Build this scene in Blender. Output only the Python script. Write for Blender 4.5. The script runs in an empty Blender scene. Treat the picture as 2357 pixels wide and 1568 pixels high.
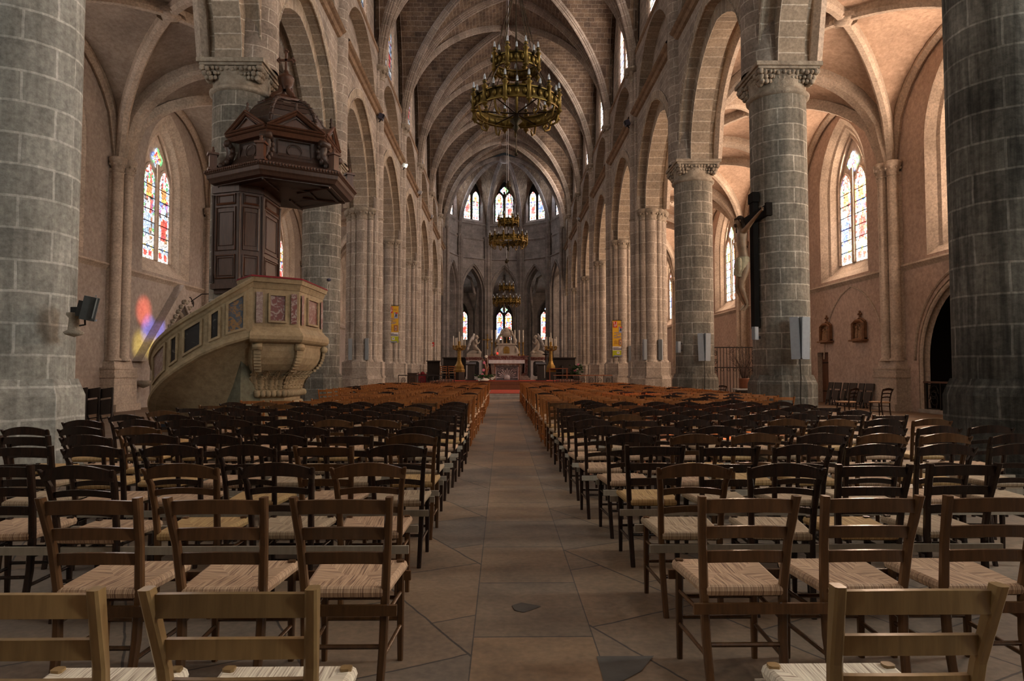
import bpy, bmesh, math, random
from mathutils import Vector, Matrix
PI = math.pi
sc = bpy.context.scene
COL = sc.collection
random.seed(7)
# ---------------------------------------------------------------- camera frame
CX, CH, F = -0.215, 1.41, 1571.0
VPX, HY = 1156.0, 853.0
def at(px, py, d):
    """world point seen at photo pixel (px,py) at nave depth d"""
    return Vector((CX + (px-VPX)/F*d, d, CH + (HY-py)/F*d))
# ---------------------------------------------------------------- mesh builder
class MB:
    def __init__(s): s.v=[]; s.f=[]; s.uv=[]; s.sm=[]; s.mi=[]; s.col=[]
    def face(s, pts, uvs=None, sm=False, m=0, col=None):
        b=len(s.v); s.v.extend([tuple(p) for p in pts]); s.f.append(tuple(range(b,b+len(pts))))
        s.uv.append(uvs); s.sm.append(sm); s.mi.append(m); s.col.append(col)
    def grid(s, P, UV=None, sm=True, m=0, flip=False, cu=False):
        n=len(P); k=len(P[0]); b=len(s.v)
        for r in P: s.v.extend([tuple(p) for p in r])
        for i in range(n-1):
            for j in range(k-1):
                q=[(i,j),(i+1,j),(i+1,j+1),(i,j+1)]
                if flip: q=q[::-1]
                s.f.append(tuple(b+a*k+c for a,c in q))
                s.uv.append([UV[a][c] for a,c in q] if UV else None)
                s.sm.append(sm); s.mi.append(m); s.col.append(None)
        return s
    def box(s, c, d, m=0, rot=None, taper=None):
        hx,hy,hz=d[0]/2,d[1]/2,d[2]/2; tx,ty=taper or (1,1)
        P=[]
        for z in (-1,1):
            kx,ky=(tx,ty) if z>0 else (1,1)
            for x,y in ((-1,-1),(1,-1),(1,1),(-1,1)):
                p=Vector((x*hx*kx,y*hy*ky,z*hz))
                if rot is not None: p=rot@p
                P.append(p+Vector(c))
        for q in ((0,3,2,1),(4,5,6,7),(0,1,5,4),(1,2,6,5),(2,3,7,6),(3,0,4,7)):
            s.face([P[i] for i in q], m=m)
        return s
    def prism(s, poly, z0, z1, m=0, sm=False, caps=True, poly1=None):
        p1=poly1 or poly; n=len(poly); acc=0
        for i in range(n):
            a,b=poly[i],poly[(i+1)%n]; c,d=p1[i],p1[(i+1)%n]
            L=math.hypot(b[0]-a[0],b[1]-a[1])
            s.face([(a[0],a[1],z0),(b[0],b[1],z0),(d[0],d[1],z1),(c[0],c[1],z1)],
                   [(acc,z0),(acc+L,z0),(acc+L,z1),(acc,z1)],sm,m); acc+=L
        if caps:
            s.face([(p[0],p[1],z1) for p in p1],m=m); s.face([(p[0],p[1],z0) for p in poly[::-1]],m=m)
        return s
    def lathe(s, prof, n=24, c=(0,0,0), a0=0, a1=2*PI, m=0, sm=True, cap=False, ur=None, ax=None):
        P=[];UV=[]; u0=ur
        for r,z in prof:
            P.append([]);UV.append([])
            for i in range(n+1):
                a=a0+(a1-a0)*i/n
                p=Vector((r*math.cos(a),r*math.sin(a),z))
                if ax is not None: p=ax@p
                P[-1].append(p+Vector(c)); UV[-1].append((a*(u0 or max(q[0] for q in prof)),z+c[2]))
        s.grid(P,UV,sm,m,flip=True)
        if cap:
            s.face([P[-1][i] for i in range(n)],m=m); s.face([P[0][i] for i in range(n-1,-1,-1)],m=m)
        return s
    def tube(s, pts, r, n=8, m=0, cap=True, sm=True, closed=False):
        pts=[Vector(p) for p in pts]; k=len(pts); up=None; P=[];UV=[];acc=0
        for i,p in enumerate(pts):
            if closed: t=pts[(i+1)%k]-pts[(i-1)%k]
            else: t=pts[min(i+1,k-1)]-pts[max(i-1,0)]
            t.normalize()
            if up is None:
                up=Vector((0,0,1)) if abs(t.z)<.9 else Vector((1,0,0))
            a=t.cross(up)
            if a.length<1e-5: a=t.cross(Vector((0,1,0)))
            a.normalize(); b=a.cross(t).normalized(); up=b
            rr=r[i] if isinstance(r,(list,tuple)) else r
            if i: acc+=(p-pts[i-1]).length
            P.append([p+a*rr*math.cos(2*PI*j/n)+b*rr*math.sin(2*PI*j/n) for j in range(n+1)])
            UV.append([(rr*2*PI*j/n,acc) for j in range(n+1)])
        if closed: P.append(P[0]);UV.append(UV[0])
        s.grid(P,UV,sm,m,flip=True)
        if cap and not closed:
            s.face(P[0][:-1][::-1],m=m); s.face(P[-1][:-1],m=m)
        return s
    def sweep(s, pts, prof, bino, m=0, sm=False, closed_prof=False):
        """prof (lat,dep): lat along bino, dep along inward normal n=bino x t (sign chosen by caller)"""
        pts=[Vector(p) for p in pts]; P=[];UV=[];acc=0;k=len(pts)
        pl=[0]
        for a,b in zip(prof,prof[1:]): pl.append(pl[-1]+math.hypot(b[0]-a[0],b[1]-a[1]))
        for i,p in enumerate(pts):
            t=(pts[min(i+1,k-1)]-pts[max(i-1,0)]).normalized()
            b=Vector(bino).normalized(); n=b.cross(t).normalized()
            if i: acc+=(p-pts[i-1]).length
            P.append([p+b*l+n*d for l,d in prof]); UV.append([(q,acc) for q in pl])
        s.grid(P,UV,sm,m)
        return s
    def sphere(s, c, r, n=10, k=6, m=0, sc_=(1,1,1), rot=None):
        P=[]
        for i in range(k+1):
            a=PI*i/k; row=[]
            for j in range(n+1):
                p=Vector((r*sc_[0]*math.sin(a)*math.cos(2*PI*j/n),r*sc_[1]*math.sin(a)*math.sin(2*PI*j/n),-r*sc_[2]*math.cos(a)))
                if rot is not None: p=rot@p
                row.append(p+Vector(c))
            P.append(row)
        s.grid(P,None,True,m,flip=True); return s
    def xform(s, fn, flip=False):
        s.v=[tuple(fn(Vector(p))) for p in s.v]
        if flip:
            s.f=[f[::-1] for f in s.f]; s.uv=[u[::-1] if u else None for u in s.uv]
        return s
    def add(s, o, mat=None, m=None):
        b=len(s.v); s.v.extend([tuple(mat@Vector(p)) for p in o.v] if mat is not None else o.v)
        s.f.extend([tuple(i+b for i in f) for f in o.f]); s.uv.extend(o.uv); s.sm.extend(o.sm)
        s.mi.extend([m]*len(o.f) if m is not None else o.mi); s.col.extend(o.col); return s
    def mesh(s, name, mats):
        me=bpy.data.meshes.new(name); me.from_pydata(s.v,[],s.f)
        uvl=me.uv_layers.new(name='UVMap').data
        buf=[0.0]*(2*len(me.loops)); li=0
        for fi,f in enumerate(s.f):
            u=s.uv[fi]
            if u is None:
                a=Vector(s.v[f[0]]);b=Vector(s.v[f[1]]);c=Vector(s.v[f[2]])
                nn=(b-a).cross(c-a); ax=max(range(3),key=lambda q:abs(nn[q]))
                ix=((1,2),(0,2),(0,1))[ax]
                u=[(s.v[i][ix[0]],s.v[i][ix[1]]) for i in f]
            for q in u: buf[li]=q[0]; buf[li+1]=q[1]; li+=2
        uvl.foreach_set('uv',buf)
        me.polygons.foreach_set('use_smooth',s.sm)
        me.polygons.foreach_set('material_index',s.mi)
        if any(c is not None for c in s.col):
            ca=me.color_attributes.new('Col','FLOAT_COLOR','CORNER'); cb=[]
            for fi,f in enumerate(s.f):
                c=s.col[fi] or (1,1,1)
                for _ in f: cb.extend((c[0],c[1],c[2],1.0))
            ca.data.foreach_set('color',cb)
        for mt in (mats if isinstance(mats,(list,tuple)) else [mats]): me.materials.append(mt)
        me.update(); return me
    def build(s, name, mats, parent=None, loc=None):
        o=bpy.data.objects.new(name,s.mesh(name,mats)); COL.objects.link(o)
        if parent is not None: o.parent=parent
        if loc is not None: o.location=loc
        return o
def tag(o,label=None,cat=None,group=None,kind=None):
    if label: o['label']=label
    if cat: o['category']=cat
    if group: o['group']=group
    if kind: o['kind']=kind
    return o
def empty(name,loc=(0,0,0),rz=0,label=None,cat=None,group=None,kind=None):
    o=bpy.data.objects.new(name,None); COL.objects.link(o); o.location=loc; o.rotation_euler=(0,0,rz)
    o.empty_display_size=.1
    return tag(o,label,cat,group,kind)
def copy_tree(o,loc=None,rz=None,label=None,kids=None):
    c=o.copy(); COL.objects.link(c)
    if loc is not None: c.location=loc
    if rz is not None: c.rotation_euler=(0,0,rz)
    if label: c['label']=label
    def rec(a,b):
        for ch in list(kids[a] if kids and a in kids else a.children):
            d=ch.copy(); COL.objects.link(d); d.parent=b; rec(ch,d)
    rec(o,c); return c
# ---------------------------------------------------------------- materials
def newmat(name):
    m=bpy.data.materials.new(name); m.use_nodes=True; nt=m.node_tree
    b=nt.nodes['Principled BSDF']; return m,nt,b
def nd(nt,t,ins=None,**kw):
    n=nt.nodes.new(t)
    for k,v in kw.items(): setattr(n,k,v)
    for k,v in (ins or {}).items():
        if hasattr(v,'bl_idname') or isinstance(v,bpy.types.NodeSocket): nt.links.new(v,n.inputs[k])
        else: n.inputs[k].default_value=v
    return n
def c4(c): return (c[0],c[1],c[2],1)
def ramp(nt,fac,stops,interp='LINEAR'):
    r=nd(nt,'ShaderNodeValToRGB',{'Fac':fac}); cr=r.color_ramp; cr.interpolation=interp
    while len(cr.elements)<len(stops): cr.elements.new(.5)
    for e,(p,c) in zip(cr.elements,stops): e.position=p; e.color=c4(c)
    return r.outputs['Color']
def mix(nt,a,b,fac,mode='MIX'):
    n=nd(nt,'ShaderNodeMix',data_type='RGBA',blend_type=mode)
    for k,v in ((0,fac),(6,a),(7,b)):
        if isinstance(v,bpy.types.NodeSocket): nt.links.new(v,n.inputs[k])
        else: n.inputs[k].default_value=c4(v) if k else v
    return n.outputs[2]
def stone(name,c1,c2,mort,bw=.75,rh=.38,ms=.014,grime=.35,bump=.25,rough=.9,dark=.0,offs=.5,streak=0):
    m,nt,b=newmat(name)
    uv=nd(nt,'ShaderNodeTexCoord').outputs['UV']
    geo=nd(nt,'ShaderNodeNewGeometry').outputs['Position']
    w=nd(nt,'ShaderNodeTexNoise',{'Vector':uv,'Scale':3.0,'Detail':2.0})
    va=nd(nt,'ShaderNodeVectorMath',{0:w.outputs['Color'],1:(.5,.5,.5)},operation='SUBTRACT')
    vs=nd(nt,'ShaderNodeVectorMath',{0:va.outputs[0]},operation='SCALE'); vs.inputs['Scale'].default_value=.035
    uvw=nd(nt,'ShaderNodeVectorMath',{0:uv,1:vs.outputs[0]},operation='ADD').outputs[0]
    br=nd(nt,'ShaderNodeTexBrick',{'Vector':uvw,'Color1':c4(c1),'Color2':c4(c2),'Mortar':c4(mort),'Scale':1.0,'Mortar Size':ms,'Mortar Smooth':.3,'Bias':0.0,'Brick Width':bw,'Row Height':rh},offset=offs)
    n1=nd(nt,'ShaderNodeTexNoise',{'Vector':geo,'Scale':1.1,'Detail':4.0,'Roughness':.65}).outputs['Fac']
    n2=nd(nt,'ShaderNodeTexNoise',{'Vector':geo,'Scale':14.0,'Detail':3.0,'Roughness':.7}).outputs['Fac']
    g1=ramp(nt,n1,[(.3,(1-grime,)*3),(.7,(1+grime*.35,)*3)])
    g2=ramp(nt,n2,[(.3,(.68,.68,.68)),(.7,(1.2,1.2,1.2))])
    c=mix(nt,br.outputs['Color'],g1,1.0,'MULTIPLY'); c=mix(nt,c,g2,1.0,'MULTIPLY')
    if streak:
        mp=nd(nt,'ShaderNodeMapping',{'Vector':geo,'Scale':(9,9,.7)})
        n3=nd(nt,'ShaderNodeTexNoise',{'Vector':mp.outputs[0],'Scale':1.0,'Detail':3.0,'Roughness':.7}).outputs['Fac']
        c=mix(nt,c,ramp(nt,n3,[(.35,(1-streak,)*3),(.65,(1+streak*.5,)*3)]),1.0,'MULTIPLY')
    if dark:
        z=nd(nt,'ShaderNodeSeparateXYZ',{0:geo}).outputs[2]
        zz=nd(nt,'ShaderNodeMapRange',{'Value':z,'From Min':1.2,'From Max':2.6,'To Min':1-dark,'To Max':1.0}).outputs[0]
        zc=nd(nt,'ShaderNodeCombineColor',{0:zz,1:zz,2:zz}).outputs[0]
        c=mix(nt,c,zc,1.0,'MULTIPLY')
    nt.links.new(c,b.inputs['Base Color']); b.inputs['Roughness'].default_value=rough
    b.inputs['Specular IOR Level'].default_value=.15
    if bump:
        h=nd(nt,'ShaderNodeMath',{0:br.outputs['Fac'],1:-.6},operation='MULTIPLY').outputs[0]
        h=nd(nt,'ShaderNodeMath',{0:h,1:n2},operation='ADD').outputs[0]
        bp=nd(nt,'ShaderNodeBump',{'Strength':bump,'Distance':.03,'Height':h})
        nt.links.new(bp.outputs[0],b.inputs['Normal'])
    return m
def plaster(name,c1,c2,scale=.5,bump=.3,rough=.92,streak=False):
    m,nt,b=newmat(name)
    geo=nd(nt,'ShaderNodeNewGeometry').outputs['Position']
    n1=nd(nt,'ShaderNodeTexNoise',{'Vector':geo,'Scale':scale,'Detail':5.0,'Roughness':.68}).outputs['Fac']
    n2=nd(nt,'ShaderNodeTexNoise',{'Vector':geo,'Scale':7.0,'Detail':4.0,'Roughness':.75}).outputs['Fac']
    c=ramp(nt,n1,[(.3,c2),(.65,c1)])
    c=mix(nt,c,ramp(nt,n2,[(.3,(.7,.68,.66)),(.7,(1.12,1.12,1.12))]),1.0,'MULTIPLY')
    nt.links.new(c,b.inputs['Base Color']); b.inputs['Roughness'].default_value=rough
    b.inputs['Specular IOR Level'].default_value=.1
    if bump:
        bp=nd(nt,'ShaderNodeBump',{'Strength':bump,'Distance':.05,'Height':n2}); nt.links.new(bp.outputs[0],b.inputs['Normal'])
    return m
def wood(name,c1,c2,rough=.45,scale=(3,3,30),spec=.4):
    m,nt,b=newmat(name)
    o=nd(nt,'ShaderNodeTexCoord').outputs['Object']
    mp=nd(nt,'ShaderNodeMapping',{'Vector':o,'Scale':(scale[2],scale[2]*.5,scale[0])})
    oi=nd(nt,'ShaderNodeObjectInfo').outputs['Random']
    n=nd(nt,'ShaderNodeTexNoise',{'Vector':mp.outputs[0],'Scale':1.0,'Detail':5.0,'Roughness':.6,'Distortion':.6}).outputs['Fac']
    c=ramp(nt,n,[(.3,c2),(.7,c1)])
    rv=nd(nt,'ShaderNodeMapRange',{'Value':oi,'To Min':.75,'To Max':1.2}).outputs[0]
    c=mix(nt,c,nd(nt,'ShaderNodeCombineColor',{0:rv,1:rv,2:rv}).outputs[0],1.0,'MULTIPLY')
    nt.links.new(c,b.inputs['Base Color']); b.inputs['Roughness'].default_value=rough
    b.inputs['Specular IOR Level'].default_value=spec
    return m
def plain(name,c,rough=.7,metal=0.0,var=.15,scale=12,spec=.3,emit=None):
    m,nt,b=newmat(name)
    o=nd(nt,'ShaderNodeTexCoord').outputs['Object']
    n=nd(nt,'ShaderNodeTexNoise',{'Vector':o,'Scale':scale,'Detail':4.0}).outputs['Fac']
    c_=ramp(nt,n,[(.3,tuple(x*(1-var) for x in c)),(.7,tuple(min(1,x*(1+var)) for x in c))])
    nt.links.new(c_,b.inputs['Base Color']); b.inputs['Roughness'].default_value=rough
    b.inputs['Metallic'].default_value=metal; b.inputs['Specular IOR Level'].default_value=spec
    if emit: b.inputs['Emission Color'].default_value=c4(emit[0]); b.inputs['Emission Strength'].default_value=emit[1]
    return m
def marble(name,cols,scale=4,dist=2.5,rough=.35):
    m,nt,b=newmat(name)
    o=nd(nt,'ShaderNodeNewGeometry').outputs['Position']
    n=nd(nt,'ShaderNodeTexNoise',{'Vector':o,'Scale':scale,'Detail':7.0,'Roughness':.6,'Distortion':dist}).outputs['Fac']
    k=len(cols)
    c=ramp(nt,n,[(.28+.44*i/(k-1),cc) for i,cc in enumerate(cols)])
    nt.links.new(c,b.inputs['Base Color']); b.inputs['Roughness'].default_value=rough
    b.inputs['Specular IOR Level'].default_value=.3
    return m
def glass(name,strength,tint=(1,1,1),white=.0):
    m=bpy.data.materials.new(name); m.use_nodes=True; nt=m.node_tree; nt.nodes.clear()
    a=nd(nt,'ShaderNodeAttribute',attribute_name='Col').outputs['Color']
    uv=nd(nt,'ShaderNodeTexCoord').outputs['UV']
    v1=nd(nt,'ShaderNodeTexVoronoi',{'Vector':uv,'Scale':7.0},feature='DISTANCE_TO_EDGE').outputs['Distance']
    v2=nd(nt,'ShaderNodeTexVoronoi',{'Vector':uv,'Scale':7.0}).outputs['Color']
    hs=nd(nt,'ShaderNodeSeparateColor',{0:v2})
    lead=nd(nt,'ShaderNodeMapRange',{'Value':v1,'From Min':.02,'From Max':.07,'To Min':.05,'To Max':1.0}).outputs[0]
    br=nd(nt,'ShaderNodeMapRange',{'Value':hs.outputs[0],'To Min':.65,'To Max':1.3}).outputs[0]
    k=nd(nt,'ShaderNodeMath',{0:lead,1:br},operation='MULTIPLY').outputs[0]
    c=mix(nt,a,ramp(nt,hs.outputs[1],[(0,(1,.15,.05)),(.2,(1,.75,.2)),(.4,(.25,.4,1)),(.55,(1,1,.95)),(.8,(.9,.95,1)),(.93,(.2,.7,.3))],'CONSTANT'),.07)
    c=mix(nt,c,(1,1,1),white)
    c=mix(nt,c,tint,1.0,'MULTIPLY')
    s=nd(nt,'ShaderNodeMath',{0:k,1:strength},operation='MULTIPLY').outputs[0]
    e=nd(nt,'ShaderNodeEmission',{'Color':c,'Strength':s})
    out=nd(nt,'ShaderNodeOutputMaterial'); nt.links.new(e.outputs[0],out.inputs['Surface'])
    m.cycles.emission_sampling='NONE'
    return m
M={}
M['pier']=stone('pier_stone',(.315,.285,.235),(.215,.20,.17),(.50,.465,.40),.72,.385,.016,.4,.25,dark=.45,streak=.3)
M['pierL']=stone('lit_pier_stone',(.45,.445,.40),(.34,.335,.305),(.62,.61,.565),.78,.40,.018,.3,.25,dark=.12,streak=.2)  # daylight on the near left pier put into a paler stone colour
M['pierR']=stone('shaded_pier_stone',(.19,.18,.155),(.125,.12,.105),(.30,.285,.25),.78,.40,.016,.5,.3,dark=.5,streak=.5)  # shade on the near right pier put into a darker stone colour
M['wall']=stone('nave_stone',(.40,.34,.285),(.30,.255,.215),(.58,.52,.45),.62,.34,.013,.35,.2)
M['shaft']=stone('shaft_stone',(.46,.395,.335),(.36,.31,.265),(.64,.58,.51),1.4,.52,.014,.3,.15)
M['arch']=stone('voussoir_stone',(.44,.36,.275),(.31,.26,.205),(.64,.57,.48),.9,.36,.016,.3,.2,offs=0)
M['vault']=stone('vault_brick',(.235,.165,.11),(.135,.095,.07),(.33,.27,.21),.40,.165,.010,.5,.3)
M['rib']=stone('rib_stone',(.42,.35,.285),(.31,.26,.215),(.56,.49,.42),3.0,.55,.014,.35,.15,offs=0)
M['aisle']=plaster('aisle_plaster',(.56,.44,.375),(.42,.325,.275),.45)
M['avault']=plaster('aisle_vault_plaster',(.53,.39,.30),(.36,.26,.20),.6,.5)
M['jamb']=stone('jamb_stone',(.54,.45,.37),(.47,.39,.32),(.42,.35,.29),2.0,.45,.008,.25,.12,offs=0)
M['arib']=stone('aisle_rib_stone',(.54,.45,.37),(.47,.39,.32),(.42,.36,.30),2.0,.6,.006,.25,.1,offs=0)
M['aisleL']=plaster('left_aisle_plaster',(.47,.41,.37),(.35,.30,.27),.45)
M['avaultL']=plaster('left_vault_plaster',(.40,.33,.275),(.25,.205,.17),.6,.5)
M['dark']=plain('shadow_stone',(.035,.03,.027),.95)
M['apse']=stone('apse_stone',(.30,.27,.25),(.235,.21,.195),(.38,.35,.32),.7,.36,.008,.4,.2)
M['carve']=plaster('carved_stone',(.42,.37,.30),(.24,.205,.165),3.0,.6)
M['ledge']=plaster('ledge_stone',(.30,.21,.14),(.19,.13,.09),2.0,.3)
EXPO=0.22; LR=720;LL=78;LCR=340;LCL=40;LA=80;WL=50;WD=5
# ================================================================ ARCHITECTURE
YP={k:9.1+7.53*(k-1) for k in range(-1,9)}; YP[9]=67.2
XP,XW=6.63,13.9             # pier axis, aisle wall
def arc(a,h,n=10,zs=0):
    """pointed (h>=a) or segmental arch, points (t,z) left to right"""
    if h>=a:
        R=(a*a+h*h)/(2*a); th=math.asin(min(1,h/R)); L=[]
        for i in range(n+1):
            q=th*i/n; L.append((R-a-R*math.cos(q),zs+R*math.sin(q)))
        return L+[(-x,z) for x,z in L[-2::-1]]
    R=(a*a+h*h)/(2*h); t0=math.asin(a/R)
    return [(R*math.sin(-t0+2*t0*i/(2*n)),zs+h-R+R*math.cos(-t0+2*t0*i/(2*n))) for i in range(2*n+1)]
def archz(t,a,h):
    t=min(abs(t),a)
    if h<=1e-6: return 0.0
    if h>=a:
        R=(a*a+h*h)/(2*a); return math.sqrt(max(0,R*R-(t+R-a)**2))
    R=(a*a+h*h)/(2*h); return h-R+math.sqrt(max(0,R*R-t*t))
def outline(tc,a,z0,zs,h,n=10):
    if h<=1e-6: return [(tc-a,z0),(tc-a,zs),(tc+a,zs),(tc+a,z0)]
    return [(tc-a,z0)]+[(tc+t,z) for t,z in arc(a,h,n,zs)]+[(tc+a,z0)]
def wallpanel(mb,T,tA,tB,zb,zt,op=None,m=0,n=16):
    """wall strip between tA,tB; zb,zt numbers or functions; op=(tc,a,sill,spring,rise)"""
    fb=zb if callable(zb) else (lambda t:zb); ft=zt if callable(zt) else (lambda t:zt)
    ts={tA,tB}
    for i in range(n+1): ts.add(tA+(tB-tA)*i/n)
    if op:
        tc,a,si,sp,h=op; ts|={tc-a,tc+a,tc}
        if h>1e-6:
            for t,z in arc(a,h,9): ts.add(tc+t)
    ts=sorted(t for t in ts if tA-1e-9<=t<=tB+1e-9)
    for t0,t1 in zip(ts,ts[1:]):
        if t1-t0<1e-6: continue
        mid=(t0+t1)/2; seg=[]
        if op and abs(mid-tc)<a:
            if si is not None and si>fb(mid)+1e-4: seg.append((fb(t0),fb(t1),si,si))
            seg.append((sp+archz(t0-tc,a,h),sp+archz(t1-tc,a,h),ft(t0),ft(t1)))
        else: seg.append((fb(t0),fb(t1),ft(t0),ft(t1)))
        for a0,a1,b0,b1 in seg:
            mb.face([T(t0,a0),T(t1,a1),T(t1,b1),T(t0,b0)],[(t0,a0),(t1,a1),(t1,b1),(t0,b0)],m=m)
def reveal(mb,T0,T1,o0,o1,m=0,close=False):
    """band between outline o0 (mapped by T0) and o1 (mapped by T1)"""
    P=[[],[]];UV=[[],[]];acc=0
    for i,(p,q) in enumerate(zip(o0,o1)):
        if i: acc+=math.hypot(p[0]-o0[i-1][0],p[1]-o0[i-1][1])
        A=Vector(T0(*p));B=Vector(T1(*q)); P[0].append(A);P[1].append(B)
        UV[0].append((0,acc));UV[1].append(((A-B).length,acc))
    if close:
        P[0].append(P[0][0]);P[1].append(P[1][0]);UV[0].append((0,acc+3));UV[1].append((UV[1][0][0],acc+3))
    mb.grid(P,UV,False,m)
ZS,RISE=15.5,8.0
W_=6.05
def Tn(u): return ZS+archz(min(1,u)*W_,W_,RISE)
AZ,AH=8.9,3.5
AC,AHW=(XP+XW)/2,(XW-XP)/2
def Ta(u): return AZ+archz(u,1.0,1.0)*AH if False else AZ+AH*archz(u*3.4,3.4,3.5)/3.5
RP=[(-.36,-.15),(-.36,.10),(-.29,.10),(-.27,.22),(-.20,.24),(-.18,.34),(-.10,.36),(-.08,.45),(0,.50),(.08,.45),(.10,.36),(.18,.34),(.20,.24),(.27,.22),(.29,.10),(.36,.10),(.36,-.15)]
DP=[(-.24,-.15),(-.24,.08),(-.18,.10),(-.17,.20),(-.09,.23),(-.07,.33),(0,.38),(.07,.33),(.09,.23),(.17,.20),(.18,.10),(.24,.08),(.24,-.15)]
RP=[(l*.74,d*.66-.02) for l,d in RP]; DP=[(l*.78,d*.66-.02) for l,d in DP]
AP=[(-.30,-.1),(-.30,.22),(-.20,.32),(.20,.32),(.30,.22),(.30,-.1)]
AD=[(-.16,-.1),(-.16,.16),(-.08,.27),(.08,.27),(.16,.16),(.16,-.1)]
AW=[(-.14,-.05),(-.14,.16),(.02,.24),(.14,.10),(.14,-.05)]
def inward(pts,prof,bino,mb,m=0):
    mid=len(pts)//2; t=Vector(pts[min(mid+1,len(pts)-1)])-Vector(pts[mid-1]); b=Vector(bino)
    if b.cross(t).z>0: b=-b
    mb.sweep(pts,prof,b,m)
def vaultcell(mb,xc,hw,y0,y1,fu,m=0,n=12,k=6):
    """groin vault over [xc-hw,xc+hw] x [y0,y1]; z=max(fu(|u|),fu(|v|)); four webs meeting on the diagonals"""
    yc,hy=(y0+y1)/2,(y1-y0)/2
    for axis in (0,1):
        for sgn in (-1,1):
            P=[];UV=[]
            for i in range(n+1):
                w=-1+2*i/n; row=[];ur=[]      # w runs along the barrel's curve
                for j in range(k+1):
                    q=abs(w)+(1-abs(w))*j/k   # from diagonal out to the edge
                    z=fu(abs(w))
                    if axis==0: u,v=w,sgn*q
                    else: u,v=sgn*q,w
                    row.append((xc+u*hw,yc+v*hy,z)); L=(u*hw if axis==1 else v*hy)
                    ur.append((L,i*.62))
                P.append(row);UV.append(ur)
            mb.grid(P,UV,True,m)
def mirror(mb,s):
    if s<0: mb.xform(lambda p:Vector((-p.x,p.y,p.z)),True)
    return mb
# ---------------------------------------------------------------- glass panes
PAL={'r':(.95,.04,.015),'o':(1,.32,.02),'y':(1,.78,.12),'w':(1,.97,.9),'b':(.08,.2,.95),'l':(.45,.65,1),'g':(.1,.55,.15),'p':(.45,.12,.35),'k':(.08,.05,.04),'n':(.45,.2,.07)}
def paint(u,v,style,rng):
    c=rng.choice; w=PAL['w']; st=style%4
    main={0:'r',1:'b',2:'r',3:'l'}[st]; alt={0:'l',1:'r',2:'o',3:'r'}[st]
    if v<.10: return PAL['r'] if abs(abs(u)-.43)<.2 and .015<v<.08 else (w if v<.09 else PAL['g'])
    if v<.16: return PAL[c('lwly')]
    if v<.20: return w
    if abs(u)>.74: return PAL[c({0:'wwwl',1:'wlwb',2:'wwyr',3:'lwlg'}[st])]
    if v<.25: return PAL[c('wwn')] if u<.2 else PAL[c('gwn')]
    if v<.46: return PAL[main] if abs(u+(.15 if st%2 else -.1)-(v-.35)*.8)<.46 else PAL[c('wwl') if u<0 else c('nkw')]
    if v<.58: return PAL[alt] if u>.05 and abs(u)<.55 else (w if abs(u)<.35 else PAL[c('pkl')])
    if v<.64: return PAL[c('wn')] if abs(u)<.28 else PAL[c('rk' if st%2 else 'bp')]
    if v<.69: return PAL['y'] if abs(u)<.4 else PAL[c('rw')]
    if v<.79: return PAL['o'] if abs(u)<.55*(1-(v-.69)*5) else PAL[c('wwl')]
    if v<.88: return PAL[c('wwg')] if abs(abs(u)-.35)>.15 else PAL[c('rl')]
    return PAL[c('rwrw')]
def panemesh(a,z0,zs,h,style,seed,name,matl,nx=7,nz=34):
    rng=random.Random(seed); mb=MB(); top=zs+archz(0,a,h)
    def hw(z):
        if z<=zs: return a
        R=(a*a+h*h)/(2*a); return max(.0,math.sqrt(max(0,R*R-(z-zs)**2))-(R-a))
    jit={}
    def pt(i,j):
        if (i,j) not in jit:
            u=-1+2*i/nx+(rng.uniform(-.1,.1) if 0<i<nx else 0); v=j/nz+(rng.uniform(-.3,.3)/nz if 0<j<nz else 0)
            z=z0+v*(top-z0); jit[i,j]=(u*hw(z),0,z)
        return jit[i,j]
    for i in range(nx):
        for j in range(nz):
            p=[pt(i,j),pt(i+1,j),pt(i+1,j+1),pt(i,j+1)]
            mb.face(p,[(q[0],q[2]) for q in p],col=paint(-1+2*(i+.5)/nx,(j+.5)/nz,style,rng))
    return mb.mesh(name,matl)
def discmesh(r,seed,name,matl,quat=True):
    rng=random.Random(seed); mb=MB(); n=16
    for ring in range(3):
        for i in range(n):
            def P(rr,a):
                k=(1+.16*math.cos(4*a)) if quat else 1
                return (rr*k*math.cos(a),0,rr*k*math.sin(a))
            r0,r1=r*ring/3,r*(ring+1)/3; a0,a1=2*PI*i/n,2*PI*(i+1)/n
            p=[P(r0,a0),P(r1,a0),P(r1,a1),P(r0,a1)]
            if ring==0: p=p[1:]
            mb.face(p,[(q[0],q[2]) for q in p],col=PAL[rng.choice(['rbw','wrly','blwg'][ring])])
    return mb.mesh(name,matl)
G={'right':glass('right_aisle_glass',4.6,(1,.93,.80),.12),'left':glass('left_aisle_glass',1.7,(1,.97,.95),.08),
   'clear_right':glass('right_clerestory_glass',6,(1,.88,.8),.3),'clear_left':glass('left_clerestory_glass',.7,(.85,.9,1),.1),
   'apse':glass('apse_glass',3.2,(1,.98,.97),.1),'amb':glass('ambulatory_glass',2.6,(1,1,.95),.05)}
M['tracery']=plaster('tracery_stone',(.72,.6,.5),(.5,.42,.36),2.0,.3)
M['lead']=plain('iron_bar',(.02,.02,.02),.6)
WCOUNT=[0]; PCACHE={}
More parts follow.
